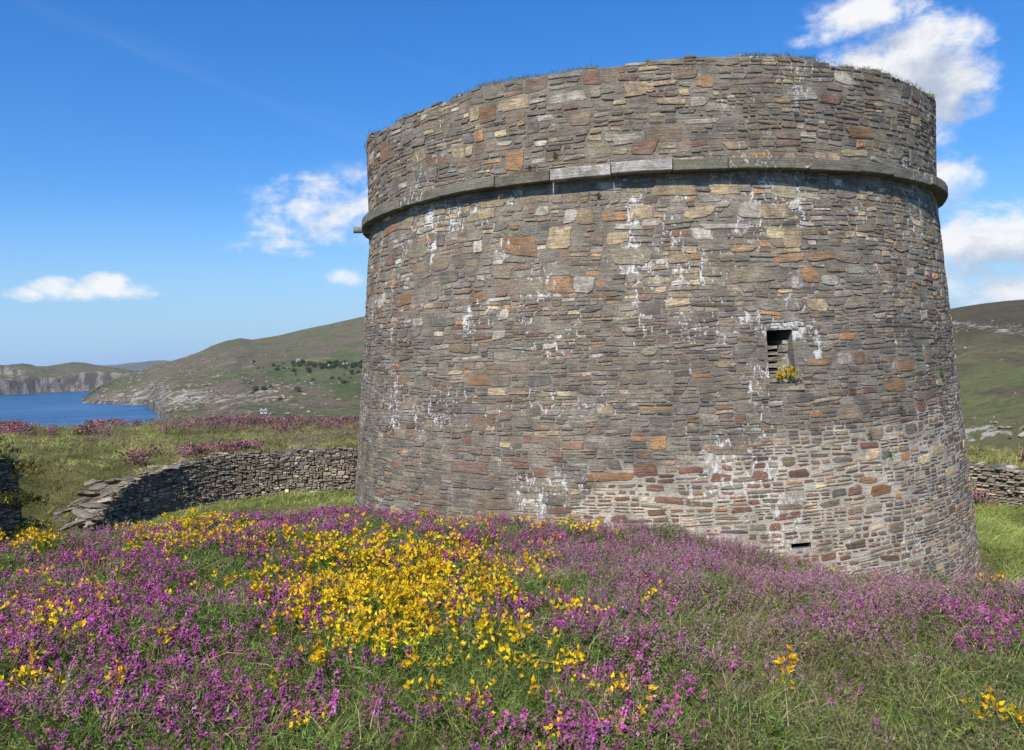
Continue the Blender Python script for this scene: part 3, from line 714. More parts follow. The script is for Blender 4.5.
# string course: long dressed blocks, each a little out of line with the next
def block_ring(th0, th1, jig, drop, colr, rr=R_RING):
    nn = max(4, int((th1 - th0) / .025)); tt = np.linspace(th0, th1, nn)
    rin = RW0 - .18
    pr = [(rin, Z_RING + .055), (RW0 + .03, Z_RING + .045), (rr - .004 + jig, Z_RING + .012), (rr + jig, Z_RING + .004), (rr + jig + .004, Z_RING - .146), (rr - .006 + jig, Z_RING - .158), (RW0 + .02, Z_RING - .165), (rin, Z_RING - .165)]
    V = np.array([[(TX + (r + .006 * math.sin(k * 2.3 + th0 * 40)) * math.sin(t), TY - (r + .006 * math.sin(k * 2.3 + th0 * 40)) * math.cos(t), z + drop + .007 * (vnoise(t * 30, r * 9 + z * 5, 5) - .5)) for (r, z) in pr] for k, t in enumerate(tt)])
    m_ = len(pr); f = [(k * m_ + q, k * m_ + (q + 1) % m_, (k + 1) * m_ + (q + 1) % m_, (k + 1) * m_ + q) for k in range(nn - 1) for q in range(m_)]
    V = V.reshape(-1, 3)
    caps = [tuple(range(m_))[::-1], tuple((nn - 1) * m_ + q for q in range(m_))]
    f4 = np.array(f + [(c[0], c[1], c[2], c[3]) for c in caps] + [(c[0], c[3], c[4], c[7]) for c in caps] + [(c[4], c[5], c[6], c[7]) for c in caps])
    return V, f4, np.repeat(np.array([colr]), len(V), 0)
JOINT = sorted([px_tower(x, y)[0] for x, y in ((377, 218), (408, 205), (446, 195), (500, 183), (553, 172), (612, 167), (671, 162), (724, 161), (803, 164), (850, 168), (884, 172), (920, 180))])
edges = JOINT[:]
while edges[-1] < np.pi + JOINT[0] * 0 - .16 + 0: edges.append(edges[-1] + rng.uniform(.12, .17))
lo_ = [JOINT[0]]
while lo_[0] > -np.pi + .16: lo_.insert(0, lo_[0] - rng.uniform(.12, .17))
edges = lo_[:-1] + edges; edges = [e for e in edges if -np.pi < e < np.pi]; edges = [-np.pi + .004] + edges + [np.pi - .004]
Vs, Cs, Fs, nvt = [], [], [], 0
k0 = px_tower(582, 170)[0]; k1 = px_tower(640, 165)[0]
for e0, e1 in zip(edges[:-1], edges[1:]):
    if e1 - e0 < .02: continue
    pale = e0 < k0 < e1 or e0 < k1 < e1
    if pale: colr = np.array((.44, .41, .38))
    else: colr = np.array((.138, .132, .100)) * rng.uniform(.75, 1.35)
    V, f4, cc = block_ring(e0 + .0016, e1 - .0016, rng.uniform(-.028, .016), rng.uniform(-.016, .016), colr)
    if pale:
        o = mk('ledge_block', V, [f4], M_STONE, tower, col=cc, lime=np.full(len(V), .1)); o['label'] = 'pale clean ledge block'
    else:
        Vs.append(V); Cs.append(cc); Fs.append(f4 + nvt); nvt += len(V)
V = np.concatenate(Vs); mk('string_course', V, [np.concatenate(Fs)], M_STONE, tower, col=np.concatenate(Cs), lime=lime_at(np.arctan2(V[:, 0] - TX, -(V[:, 1] - TY)), V[:, 2] * 0 + Z_RING - .1))

# stone spout at the left of the ledge
def tube(p0, p1, r0, r1, n=12, hollow=.6, depth=.2):
    p0, p1 = np.array(p0, float), np.array(p1, float); d = (p1 - p0) / np.linalg.norm(p1 - p0)
    a = np.cross(d, [0, 0, 1]); a /= np.linalg.norm(a); c_ = np.cross(d, a)
    t = np.arange(n) / n * 2 * np.pi; ringv = lambda p, r: p + r * (np.cos(t)[:, None] * a + np.sin(t)[:, None] * c_)
    rings = [ringv(p0, r0), ringv(p1, r1), ringv(p1, r1 * hollow), ringv(p1 - d * depth, r1 * hollow * .9), ringv(p1 - d * depth, .001)]
    V = np.concatenate(rings); f = np.array([(k * n + q, k * n + (q + 1) % n, (k + 1) * n + (q + 1) % n, (k + 1) * n + q) for k in range(4) for q in range(n)])
    return V, f
a_ = px_tower(371, 230)[0] - .10
V, f = tube((TX + (RW0 - .2) * math.sin(a_), TY - (RW0 - .2) * math.cos(a_), Z_RING - .1), (TX + (R_RING + .17) * math.sin(a_), TY - (R_RING + .17) * math.cos(a_), Z_RING - .115), .075, .068)
mk('drain_spout', V, [f], M_STONE, tower, smooth=True, col=np.full((len(V), 3), .20) * [1.0, .98, .85], lime=np.zeros(len(V)))
# blocking stones in the window
wa0, wa1, wz0, wz1, _ = WIN
P, S_, Fl = [], [], []
Vs, Cs, Fs, nvt = [], [], [], 0
def slab(t0, t1, z0, z1, o0, o1, colr):
    j = lambda s: rng.uniform(-s, s)
    c = [tower_pt(np.array(t + j(.0012)), np.array(z + j(.012)), o + j(.02)) for o in (o0, o1) for (t, z) in ((t0, z0), (t1, z0), (t1, z1), (t0, z1))]
    f = np.array([(0, 1, 2, 3), (5, 4, 7, 6), (0, 4, 5, 1), (1, 5, 6, 2), (2, 6, 7, 3), (3, 7, 4, 0)])
    return np.array(c), f, np.repeat(np.array([colr]), 8, 0)
W_ = wa1 - wa0; Hh = wz1 - wz0
zs = wz0 + .02
k = 0
while zs < wz1 - Hh * .30:
    h_ = rng.uniform(.05, .085); fr = (zs - wz0) / Hh
    V, f, cc = slab(wa0 + .004 + rng.uniform(0, .004), wa0 + W_ * (.55 + .15 * fr + rng.uniform(-.05, .05)), zs, zs + h_, -.15 - rng.uniform(0, .10), -.6, (GREY if k % 3 else PALE * .8) * rng.uniform(.8, 1.15))
    Vs.append(V); Cs.append(cc); Fs.append(f + nvt); nvt += 8
    zs += h_ + rng.uniform(.008, .04); k += 1
zs = wz0 + .01                                       # right-hand splay built of mortared rubble
while zs < wz1 - Hh * .24:
    h_ = rng.uniform(.07, .13); fr = (zs - wz0) / Hh
    V, f, cc = slab(wa0 + W_ * (.60 + .30 * fr * fr), wa1 - .002, zs, min(zs + h_, wz1 - .01), -.05 - .08 * (1 - fr) - rng.uniform(0, .05), -.6, np.array((.33, .30, .25)) * rng.uniform(.8, 1.15))
    Vs.append(V); Cs.append(cc); Fs.append(f + nvt); nvt += 8; zs += h_ + .004
mk('window_blocking', np.concatenate(Vs), [np.concatenate(Fs)], M_STONE, tower, col=np.concatenate(Cs), lime=np.zeros(nvt))
# lintel and sill
Vs, Cs, Fs, nvt = [], [], [], 0
for (t0, t1, z0, z1, o0, c_) in ((wa0 - .03, wa1 + .015, wz1 + .004, wz1 + .06, .012, GREY * 1.0), (wa0 - .012, wa1 + .02, wz0 - .10, wz0 - .004, .018, OLIVE * 1.2)):
    V, f, cc = slab(t0, t1, z0, z1, o0, -.4, c_); Vs.append(V); Cs.append(cc); Fs.append(f + nvt); nvt += 8
mk('window_lintel', Vs[0], [Fs[0]], M_STONE, tower, col=Cs[0], lime=np.full(8, .25)); mk('window_sill', Vs[1], [Fs[1] - 8], M_STONE, tower, col=Cs[1], lime=np.full(8, 0))

# ------------------------------------------------------------------ ditch walls of dry slate
def dry_wall(name, label, pts, base_fn, top_fn, thick, u_cut=None, group=None, seed=0):
    pts = np.asarray(pts, float)
    # smooth the plan line
    for _ in range(2):
        q = [pts[0]]
        for a, c in zip(pts[:-1], pts[1:]): q += [a * .75 + c * .25, a * .25 + c * .75]
        pts = np.array(q + [pts[-1]])
    d = np.diff(pts, axis=0); L = np.concatenate([[0], np.cumsum(np.hypot(d[:, 0], d[:, 1]))])
    def pos(u, v, out):
        u = np.asarray(u, float)
        x = np.interp(u, L, pts[:, 0]); y = np.interp(u, L, pts[:, 1]); e = .2
        dx = np.interp(u + e, L, pts[:, 0]) - np.interp(u - e, L, pts[:, 0]); dy = np.interp(u + e, L, pts[:, 1]) - np.interp(u - e, L, pts[:, 1])
        n_ = np.hypot(dx, dy) + 1e-9
        lean = (v - base_fn(x, y)) * .06
        nx, ny = dy / n_, -dx / n_                  # towards the ditch
        o = out - lean
        return np.stack([x + nx * o, y + ny * o, v], -1)
    U = np.arange(0, L[-1], .12); px_ = np.interp(U, L, pts[:, 0]); py_ = np.interp(U, L, pts[:, 1])
    zb, zt = base_fn(px_, py_) - .3, top_fn(U, px_, py_)
    t = np.linspace(0, 1, 14)
    Zf = zb[:, None] + (zt - zb)[:, None] * t; UU = np.repeat(U[:, None], 14, 1)
    front = pos(UU, Zf, -.06 + .05 * (fbm(UU * 3, Zf * 5, 31 + seed, 3) - .5))
    back = pos(UU, Zf[:, ::-1], -thick + 0 * UU)
    V = np.concatenate([front, back], 1); nz_ = 28
    f = grid_faces(len(U), nz_)
    cc = np.full((V.size // 3, 3), .07) * [1, .95, .88]
    root = thing(name, label, 'wall', (float(px_.mean()), float(py_.mean()), float(zb.mean() + .3)), group)
    cap0 = np.array([(k, k + 1, 28 - k - 2, 28 - k - 1) for k in range(13)]); cap1 = cap0[:, ::-1] + (len(U) - 1) * nz_
    R = courses(L[-1], zb.min(), zt.max() + .1, lambda v: rng.uniform(.08, .19), lambda v, u: rng.uniform(.10, .36), .8)
    uc = (R[:, 0] + R[:, 1]) / 2; b_ = np.interp(uc, U, zb); tp = np.interp(uc, U, zt)
    R[:, 2:] += (.12 * (fbm(uc * .6, R[:, 2] * .7, 5 + seed, 3) - .5))[:, None]
    ok = (R[:, 3] < tp + .03) & (R[:, 2] > b_) & (R[:, 1] < L[-1]) & (R[:, 0] > 0) & (rng.random(len(R)) > .035); R = R[ok]
    R[:, 0] += .006; R[:, 1] -= .006; R[:, 2] += .004; R[:, 3] -= .004
    ok = R[:, 3] - R[:, 2] > .018; R = R[ok]
    col = pick_colours(len(R), [.62, .12, .0, .03, .06, .01, .13, .03]) * 1.45
    U_, V_, O_, Q, T, c2 = stone_mesh(R[:, 0], R[:, 1], R[:, 2], R[:, 3], rng.uniform(-.02, .05, len(R)), col, N=10, back=.12)
    n0 = V.size // 3
    W1, Q1 = np.concatenate([V.reshape(-1, 3), pos(U_, V_, O_)]), np.concatenate([f, cap0, cap1, Q + n0])
    # flat cap stones laid along the head
    M_ = int(L[-1] * 5); u = rng.random(M_) * L[-1]
    P = pos(u, np.interp(u, U, zt) + rng.uniform(-.02, .05, M_), -rng.uniform(.05, thick, M_))
    ends = []                                        # ragged slabs sticking out of both ends
    for ue, s_ in ((0, -1), (L[-1], 1)):
        k_ = 22; q = np.full(k_, ue); zb_, zt_ = np.interp(ue, U, zb), np.interp(ue, U, zt)
        ends.append(pos(q + s_ * rng.uniform(-.25, .05, k_), rng.uniform(zb_ + .3, max(zt_, zb_ + .5), k_), -rng.uniform(0, thick, k_)))
    P = np.concatenate([P] + ends); M_ = len(P)
    v_, f_, c_ = rocks(P, rng.uniform(.10, .26, M_), rng.uniform(.12, .26, M_), colours=pick_colours(M_, [.6, .12, 0, .04, .06, .02, .16, .05]), tilt=.12)
    mk('wall_face', np.concatenate([W1, v_]), [np.concatenate([Q1, f_ + len(W1)]), T + n0], M_DRY, root, col=np.concatenate([cc, c2, c_]))
    return root
floor_fn = lambda x, y: np.full(np.shape(x), FLOOR)
def top_main(U, x, y):
    a = np.degrees(np.arctan2(x, y))
    z = np.interp(a, [-28, -26.6, -25.5, -24, -22, -20, -10, 20, 29, 33, 50], [-4.9, -4.15, -3.75, -3.5, -3.42, -3.36, -3.40, -3.7, -3.9, -4.0, -4.0])
    return z + .10 * (fbm(U * .8, U * 0, 91, 4) - .5) * 2
dry_wall('dry_stone_wall', 'curved grey dry stone wall of the ditch behind and left of the tower', WALL, floor_fn, top_main, .6)
dry_wall('ruined_wall_end', 'dark shaded end of ruined stone wall at the left edge of the gap', STUB, floor_fn, lambda U, x, y: np.interp(U, [0, 7, 8.6, 9.3, 9.8], [-1.75, -1.75, -1.9, -2.4, -3.1])[:len(U)] + .12 * (fbm(U * 1.3, U * 0, 95, 3) - .5), .7, seed=7)
# loose slabs where the wall has collapsed
for (px, py, D, s, k) in ((98, 487, 22.4, .42, 0), (88, 494, 22.0, .5, 1), (105, 496, 21.8, .36, 2), (78, 502, 21.4, .4, 3), (94, 506, 21.2, .48, 4), (70, 510, 21.0, .34, 5), (84, 514, 20.8, .4, 6), (62, 519, 20.6, .36, 7), (76, 523, 20.4, .42, 8), (100, 478, 23.2, .3, 9), (112, 482, 23.0, .34, 10), (66, 528, 20.2, .32, 11), (58, 512, 20.9, .26, 12), (90, 481, 23.0, .26, 13)):
    p = at(px, py, D); x, y = p[0], p[1]
    z = max(float(ground_z(np.array([x]), np.array([y]))[0]) + .04, min(p[2], FLOOR + 1.6))
    v_, f_, c_ = rocks(np.zeros((1, 3)), np.array([s * .68]), np.array([rng.uniform(.12, .24)]), colours=pick_colours(1, [.7, .2, 0, 0, .1, 0, 0, 0]) * .85, tilt=.22)
    o = mk('stone_slab', v_, [f_], M_DRY, col=c_); o.location = (x, y, z)
    tag(o, 'loose flat grey stone slab tumbled at the broken left end of the curved wall', 'stone slab', 'slabs fallen from the broken wall end')

# ------------------------------------------------------------------ plants
# Templates are little clumps built of petals, needles and blades; every clump is turned, scaled and tinted on its own.
GRN = np.array((0.115, 0.205, 0.038)); GRN2 = np.array((0.215, 0.28, 0.066)); DRY = np.array((0.42, 0.34, 0.18)); OLV = np.array((0.19, 0.18, 0.07))
MAG = np.array((0.46, 0.085, 0.33)); MAG2 = np.array((0.48, 0.17, 0.33)); LNG = np.array((0.47, 0.245, 0.33)); YEL = np.array((0.86, 0.56, 0.012)); ORA = np.array((0.66, 0.33, 0.03)); BRN = np.array((0.16, 0.085, 0.045))
rng = np.random.default_rng(77)
class Tpl:
    def __init__(s): s.v, s.f, s.c, s.n = [], [], [], 0
    def tri(s, a, b_, c_, col):
        s.v += [a, b_, c_]; s.f.append((s.n, s.n + 1, s.n + 2)); s.c += [col] * 3; s.n += 3
    def done(s): return np.array(s.v, float), np.array(s.f), np.array(s.c, float)
def rv(s=1.0): v = rng.normal(size=3); return v / np.linalg.norm(v) * s
def needle(T, p, d, L, w, col):
    d = np.asarray(d, float); d /= np.linalg.norm(d) + 1e-9; s = np.cross(d, rv()); s /= np.linalg.norm(s) + 1e-9
    T.tri(p - s * w / 2, p + s * w / 2, p + d * L, col)
def blade(T, p, d, L, w, bend, col, seg=3):
    d = np.asarray(d, float) / np.linalg.norm(d); s = np.cross(d, [0, 0, 1.0]) + rv(.3); s /= np.linalg.norm(s); out = np.array([d[0], d[1], 0]) + 1e-6; out /= np.linalg.norm(out)
    pr = None
    for k in range(seg + 1):
        t = k / seg; q = p + d * L * t + (out * .8 - np.array([0, 0, .55])) * bend * L * t * t; ww = w * (1 - t) ** .7
        a, c_ = q - s * ww / 2, q + s * ww / 2
        if pr is not None:
            T.tri(pr[0], pr[1], c_, col)
            if k < seg: T.tri(pr[0], c_, a, col)
        pr = (a, c_)
def stem_dir(spread): a = rng.random() * 6.28; r = spread * math.sqrt(rng.random()); return np.array([r * math.cos(a), r * math.sin(a), 1.0])
def floret(T, p, r, col, up=.4):
    d = rv(); d[2] = abs(d[2]) * .5 + up; d /= np.linalg.norm(d); a = np.cross(d, rv()); a /= np.linalg.norm(a); b2 = np.cross(d, a)
    tip = p + d * r * 1.3
    k = [p + (a * math.cos(q) + b2 * math.sin(q)) * r for q in (0, 2.1, 4.2)]
    for i in range(3): T.tri(k[i], k[(i + 1) % 3], tip, col * rng.uniform(.75, 1.25))
def bell_heather():
    T = Tpl()
    for _ in range(5):
        d = stem_dir(.75); d /= np.linalg.norm(d); b0 = rv(.05) * [1, 1, 0]; L = rng.uniform(.10, .17)
        for k in range(9):
            t = rng.uniform(.1, .8); needle(T, b0 + d * L * t, d + rv(1.1), .022, .006, (GRN * .7 + GRN2 * .3) * rng.uniform(.6, 1.3))
        q = rng.random(); base = MAG * rng.uniform(.75, 1.15) if q < .58 else (MAG2 * rng.uniform(.8, 1.1) if q < .78 else np.array((.27, .115, .14)) * rng.uniform(.8, 1.2))
        for k in range(int(rng.integers(5, 13))):
            t = rng.uniform(.68, 1.05); floret(T, b0 + d * L * t + rv(.011), rng.uniform(.0065, .0105), base)
    return T.done()
def ling():
    T = Tpl()
    for _ in range(6):
        d = stem_dir(.6); d /= np.linalg.norm(d); b0 = rv(.06) * [1, 1, 0]; L = rng.uniform(.12, .21)
        for k in range(9):
            t = rng.uniform(.05, .75); needle(T, b0 + d * L * t, d + rv(.8), .02, .005, (OLV * .8 if rng.random() < .6 else BRN) * rng.uniform(.6, 1.3))
        base = (LNG if rng.random() < .62 else np.array((.30, .19, .16))) * rng.uniform(.75, 1.1)
        for k in range(13):
            t = rng.uniform(.45, 1.05); floret(T, b0 + d * L * t + rv(.008), rng.uniform(.0035, .0055), base)
    return T.done()
def petals(T, p, d, r, col):
    d = d / np.linalg.norm(d); a = np.cross(d, rv()); a /= np.linalg.norm(a); b2 = np.cross(d, a)
    for q, s in ((0, 1.2), (2.3, .85), (3.9, .85)):        # pea flower: a standard and two wings
        o = a * math.cos(q) + b2 * math.sin(q); w = np.cross(d, o)
        m_ = p + d * r * .7 + o * r * .45 * s; e = p + d * r * 1.5 * s + o * r * .9 * s
        T.tri(p, m_ + w * r * .5, e, col * rng.uniform(.85, 1.12)); T.tri(p, e, m_ - w * r * .5, col * rng.uniform(.85, 1.12))
def gorse(nf=1.0):
    T = Tpl()
    for _ in range(6):
        d = stem_dir(.65); d /= np.linalg.norm(d); b0 = rv(.06) * [1, 1, 0]; L = rng.uniform(.12, .22)
        for k in range(20):
            t = rng.uniform(.1, 1.0); needle(T, b0 + d * L * t, d * .5 + rv(1), rng.uniform(.018, .034), .0045, (GRN * .85 if rng.random() < .75 else GRN2) * rng.uniform(.7, 1.3))
        for k in range(int(rng.integers(1, 4) * nf)):
            t = rng.uniform(.72, 1.04); colr = YEL * rng.uniform(.85, 1.05) if rng.random() < .78 else ORA * rng.uniform(.8, 1.1)
            petals(T, b0 + d * L * t + rv(.008), d * .6 + rv(.8) + [0, 0, .4], rng.uniform(.0145, .0225), colr)
    return T.done()
def leafy():
    T = Tpl()
    for _ in range(52):
        p = rv(.08) * [1, 1, .0] + [0, 0, rng.uniform(.0, .10)]; needle(T, p, rv(1) + [0, 0, .7], rng.uniform(.016, .042), rng.uniform(.004, .0075), (GRN if rng.random() < .6 else GRN2) * rng.uniform(.5, 1.3))
    return T.done()
def dead_heath():
    T = Tpl()
    for _ in range(9):
        d = stem_dir(.9); d /= np.linalg.norm(d); b0 = rv(.06) * [1, 1, 0]; L = rng.uniform(.08, .17); cc = [OLV, np.array((.26, .20, .12)), np.array((.30, .25, .18)), BRN][int(rng.integers(4))]
        for k in range(10): needle(T, b0 + d * L * rng.uniform(.1, 1), d * .6 + rv(.9), rng.uniform(.012, .03), .004, cc * rng.uniform(.6, 1.3))
    return T.done()
def grass(n=13, L0=.10, L1=.26, w=.0045, cols=(GRN2, np.array((.15, .17, .045)), DRY), pr=(.45, .35, .2), bend=.6, spread=.05):
    T = Tpl()
    for _ in range(n):
        cc = np.array(cols[int(rng.choice(len(cols), p=pr))]); blade(T, rv(spread) * [1, 1, 0], stem_dir(.55), rng.uniform(L0, L1), w * rng.uniform(.7, 1.3), bend * rng.uniform(.3, 1.5), cc * rng.uniform(.7, 1.3))
    return T.done()
def scatter(P, tpls, scale, tint=.16, lean=.18, wind=(0, 0), patch=0.0):
    """clumps at points P from a list of templates -> vertices, faces, colours of one mesh"""
    Vs, Fs, Cs, n = [], [], [], 0
    k = rng.integers(0, len(tpls), len(P))
    for t, (v, f, c_) in enumerate(tpls):
        q = P[k == t]; M = len(q)
        if not M: continue
        s = scale[k == t] if np.ndim(scale) else np.full(M, scale); a = rng.random(M) * 6.283
        X = v[None, :, 0] * np.cos(a)[:, None] - v[None, :, 1] * np.sin(a)[:, None]; Y = v[None, :, 0] * np.sin(a)[:, None] + v[None, :, 1] * np.cos(a)[:, None]; Z = np.repeat(v[None, :, 2], M, 0)
        lx, ly = rng.normal(wind[0], lean, (M, 1)), rng.normal(wind[1], lean, (M, 1))
        X = X + lx * Z; Y = Y + ly * Z
        Vs.append((np.stack([X, Y, Z], -1) * s[:, None, None] + q[:, None]).reshape(-1, 3))
        Fs.append((f[None] + (np.arange(M) * len(v))[:, None, None]).reshape(-1, 3) + n)
        tn = (1 + tint * rng.standard_normal((M, 1, 1))) * (1 + patch * 4 * (fbm(q[:, 0] * .8, q[:, 1] * .8, 707, 4) - .5))[:, None, None] * (1 + .05 * rng.standard_normal((M, 1, 3)))
        Cs.append((c_[None] * tn.clip(.45, 1.7)).reshape(-1, 3)); n += M * len(v)
    return np.concatenate(Vs), np.concatenate(Fs), np.concatenate(Cs).clip(.005, .9)
def plant(name, P, tpls, scale, parent=None, **kw):
    v, f, c_ = scatter(P, tpls, scale, **kw); return mk(name, v, [f], M_LEAF, parent, col=c_)
def mound_points(n, rmax=10.2, amax=54):
    n = int(n * 54 / 41)
    r = np.sqrt(rng.uniform(1.6 ** 2, rmax ** 2, n)); r = np.where(rng.random(n) < .25, rng.uniform(1.8, rmax, n), r)
    a = np.radians(rng.uniform(-amax, amax, n)); x, y = r * np.sin(a), r * np.cos(a)
    D, _ = ridge(a); ok = r < D + 1.0; x, y = x[ok], y[ok]
    P = np.stack([x, y, ground_z(x, y) - .01], -1)
    px, py = project(P + [0, 0, .1]); px = 1024 - np.abs(np.mod(px, 2048) - 1024)     # the same mix of plants carries on to both sides
    return P, px, py
def gsum(px, py, L):
    s = np.zeros_like(px)
    for (x, y, rx, ry, a) in L: s = s + a * np.exp(-((px - x) / rx) ** 2 - ((py - y) / ry) ** 2)
    return s
G_GORSE = [(378, 568, 76, 24, .80), (340, 602, 54, 30, .66), (440, 585, 50, 36, .7), (400, 630, 84, 26, .5), (190, 530, 44, 11, .6), (150, 545, 40, 12, .2), (25, 545, 34, 6, .5), (40, 645, 42, 26, .36), (20, 690, 30, 12, .4), (490, 528, 26, 6, .3), (585, 528, 20, 6, .4), (540, 560, 26, 18, .25),
           (470, 650, 60, 30, .16), (520, 700, 70, 40, .11), (560, 660, 50, 40, .10), (270, 690, 60, 40, .12), (150, 640, 80, 50, .10), (650, 606, 7, 7, .6), (838, 572, 5, 5, .9), (757, 607, 5, 5, .6), (1003, 716, 6, 6, 1.4), (790, 690, 6, 6, .6), (990, 585, 6, 6, .4), (60, 610, 60, 40, .18), (310, 548, 50, 12, .2), (250, 560, 60, 20, .12), (600, 710, 40, 30, .1), (860, 722, 6, 5, .5)]
G_BELL = [(90, 560, 130, 28, .85), (180, 590, 110, 40, .75), (60, 610, 110, 40, .5), (90, 720, 110, 40, .8), (30, 720, 60, 40, .4), (390, 515, 110, 12, 1.2), (300, 520, 90, 12, .9), (480, 545, 70, 20, .7), (560, 545, 50, 18, .7), (540, 610, 55, 14, .75), (590, 625, 40, 12, .5), (590, 650, 40, 30, .45), (620, 690, 40, 45, .5), (540, 735, 90, 30, .6), (420, 730, 120, 30, .5), (260, 720, 100, 40, .45),
          (160, 660, 110, 40, .5), (300, 640, 60, 30, .3), (970, 622, 55, 18, 1.0), (900, 630, 50, 14, .6), (1020, 640, 40, 18, .7), (860, 610, 40, 15, .5), (700, 700, 50, 35, .3), (800, 705, 60, 30, .22), (760, 565, 60, 20, .25), (680, 555, 60, 20, .3), (240, 545, 60, 18, .7), (-80, 620, 90, 90, .6), (1100, 620, 80, 40, .8), (430, 600, 30, 10, .3), (375, 560, 90, 20, .3), (310, 590, 30, 14, .4), (460, 600, 30, 16, .45), (640, 585, 40, 20, .3)]
G_LING = [(700, 555, 120, 24, 1.2), (650, 545, 80, 18, .8), (800, 585, 110, 22, 1.2), (880, 590, 90, 18, 1.1), (960, 595, 70, 14, .8), (620, 565, 90, 25, .7), (760, 615, 100, 20, .6), (850, 630, 60, 20, .4), (480, 520, 60, 12, .5), (120, 535, 70, 10, .6), (20, 600, 50, 40, .35), (780, 660, 120, 30, .22), (660, 640, 60, 30, .25), (60, 690, 50, 30, .25), (1100, 600, 80, 30, .7)]
fog_green = lambda px, py: .35 + gsum(px, py, [(240, 680, 110, 60, .8), (330, 720, 90, 40, .7), (450, 700, 80, 40, .3), (680, 660, 80, 60, .5), (720, 720, 120, 40, .5), (130, 610, 60, 30, .3)])
dry_fn = lambda px, py: .06 + gsum(px, py, [(900, 690, 140, 60, 1.3), (790, 655, 120, 50, 1.0), (760, 730, 110, 40, .9), (1000, 730, 90, 40, 1.0), (680, 620, 60, 30, .35), (740, 620, 40, 16, .5)])
def choose(fn, n, cb=.18, near=1.75, **kw):
    P, px, py = mound_points(n, **kw); clump = sstep(.40, .60, fbm(P[:, 0] * 3.1, P[:, 1] * 3.1, int(rng.integers(999)), 3))
    return P[rng.random(len(P)) < np.clip(fn(px, py), 0, 1.3) * np.interp(np.hypot(P[:, 0], P[:, 1]), [3.2, 8], [near, .9]) * (cb + (1.18 - cb) * clump)]
bell_t = [bell_heather() for _ in range(7)]; ling_t = [ling() for _ in range(6)]; gorse_t = [gorse() for _ in range(7)]; leaf_t = [leafy() for _ in range(5)]; dead_t = [dead_heath() for _ in range(5)]
grass_t = [grass() for _ in range(6)]; dryg_t = [grass(cols=(DRY, np.array((.22, .20, .09)), GRN2), pr=(.4, .35, .25), L0=.12, L1=.30, bend=.9) for _ in range(5)]
P = choose(lambda x, y: gsum(x, y, G_GORSE), 10500, cb=.40, near=1.2); tag(plant('gorse', P, gorse_t, rng.uniform(.75, 1.15, len(P))), 'low yellow-flowering gorse spread through the heather of the foreground mound', 'gorse', kind='stuff'); print('gorse', len(P))
P = choose(lambda x, y: .9 * gsum(x, y, G_BELL), 15500, near=1.3); tag(plant('bell_heather', P, bell_t, rng.uniform(.7, 1.15, len(P))), 'magenta bell heather in flower over the foreground mound', 'heather', kind='stuff'); print('bell', len(P))
P = choose(lambda x, y: .95 * gsum(x, y, G_LING), 17500); tag(plant('ling_heather', P, ling_t, rng.uniform(.75, 1.2, len(P))), 'paler mauve ling heather along the brow below the tower', 'heather', kind='stuff'); print('ling', len(P))
P, px, py = mound_points(17000); tag(plant('heath_leaves', P, leaf_t, rng.uniform(.7, 1.3, len(P)), tint=.25), 'fine dark green leaves under the flowering heather', 'undergrowth', kind='stuff')
P = choose(dry_fn, 24000); Pg = choose(fog_green, 15000)
tag(plant('dry_heath', P, dead_t, rng.uniform(.8, 1.3, len(P))), 'brown and grey dry heath stems at the right of the mound', 'heath', kind='stuff')
Pd = choose(lambda x, y: .10 + .45 * dry_fn(x, y), 13000)
v1, f1, c1 = scatter(Pg, grass_t, rng.uniform(.6, 1.1, len(Pg)), wind=(.15, .1)); v2, f2, c2 = scatter(Pd, dryg_t, rng.uniform(.6, 1.15, len(Pd)), wind=(.2, .1))
tag(mk('mound_grass', np.concatenate([v1, v2]), [np.concatenate([f1, f2 + len(v1)])], M_LEAF, col=np.concatenate([c1, c2])), 'green and straw coloured grass growing through the heather', 'grass', kind='stuff')

# ---- grass of the ditch and the outer bank
bankg = [grass(9, .18, .42, .016, (np.array((.30, .31, .09)), np.array((.20, .24, .062)), np.array((.46, .38, .18))), (.5, .28, .22), .8, .16) for _ in range(6)]
lush = [grass(10, .16, .38, .014, (np.array((.27, .33, .08)), np.array((.36, .36, .13)), np.array((.18, .24, .055))), (.5, .25, .25), .9, .14) for _ in range(6)]
def ring_points(n, a0, a1, r0, r1):
    a = np.radians(rng.uniform(a0, a1, n)); r = np.sqrt(rng.uniform(r0 ** 2, r1 ** 2, n)); x, y = r * np.sin(a), r * np.cos(a)
    return np.stack([x, y, ground_z(x, y) - .03], -1), np.degrees(a), r
P1, a1, r1 = ring_points(18000, -50, -6, 17, 46); P2, a2, r2 = ring_points(8000, 23, 50, 15, 36); P = np.concatenate([P1, P2])
ins = in_poly(P[:, 0], P[:, 1], POLY); d_, _ = seg_dist(P[:, 0], P[:, 1], POLY, True); rt = np.hypot(P[:, 0] - TX, P[:, 1] - TY)
bank = P[~ins & (d_ > .35)]; fl_ = P[ins & (rt > 7.1) & (d_ > .2)]
bank = bank[rng.random(len(bank)) < .25 + .9 * sstep(.35, .6, fbm(bank[:, 0] * .7, bank[:, 1] * .7, 201, 4))]
tag(plant('bank_grass', bank, bankg, rng.uniform(.6, 1.15, len(bank)), tint=.22, wind=(.2, .1), patch=.5), 'tussocky yellow green grass on the outer bank', 'grass', kind='stuff')
ex, ea, er = ring_points(9000, 23, 42, 13, 30); q = in_poly(ex[:, 0], ex[:, 1], POLY) & (np.hypot(ex[:, 0] - TX, ex[:, 1] - TY) > 7.1); fl_ = np.concatenate([fl_, ex[q]])
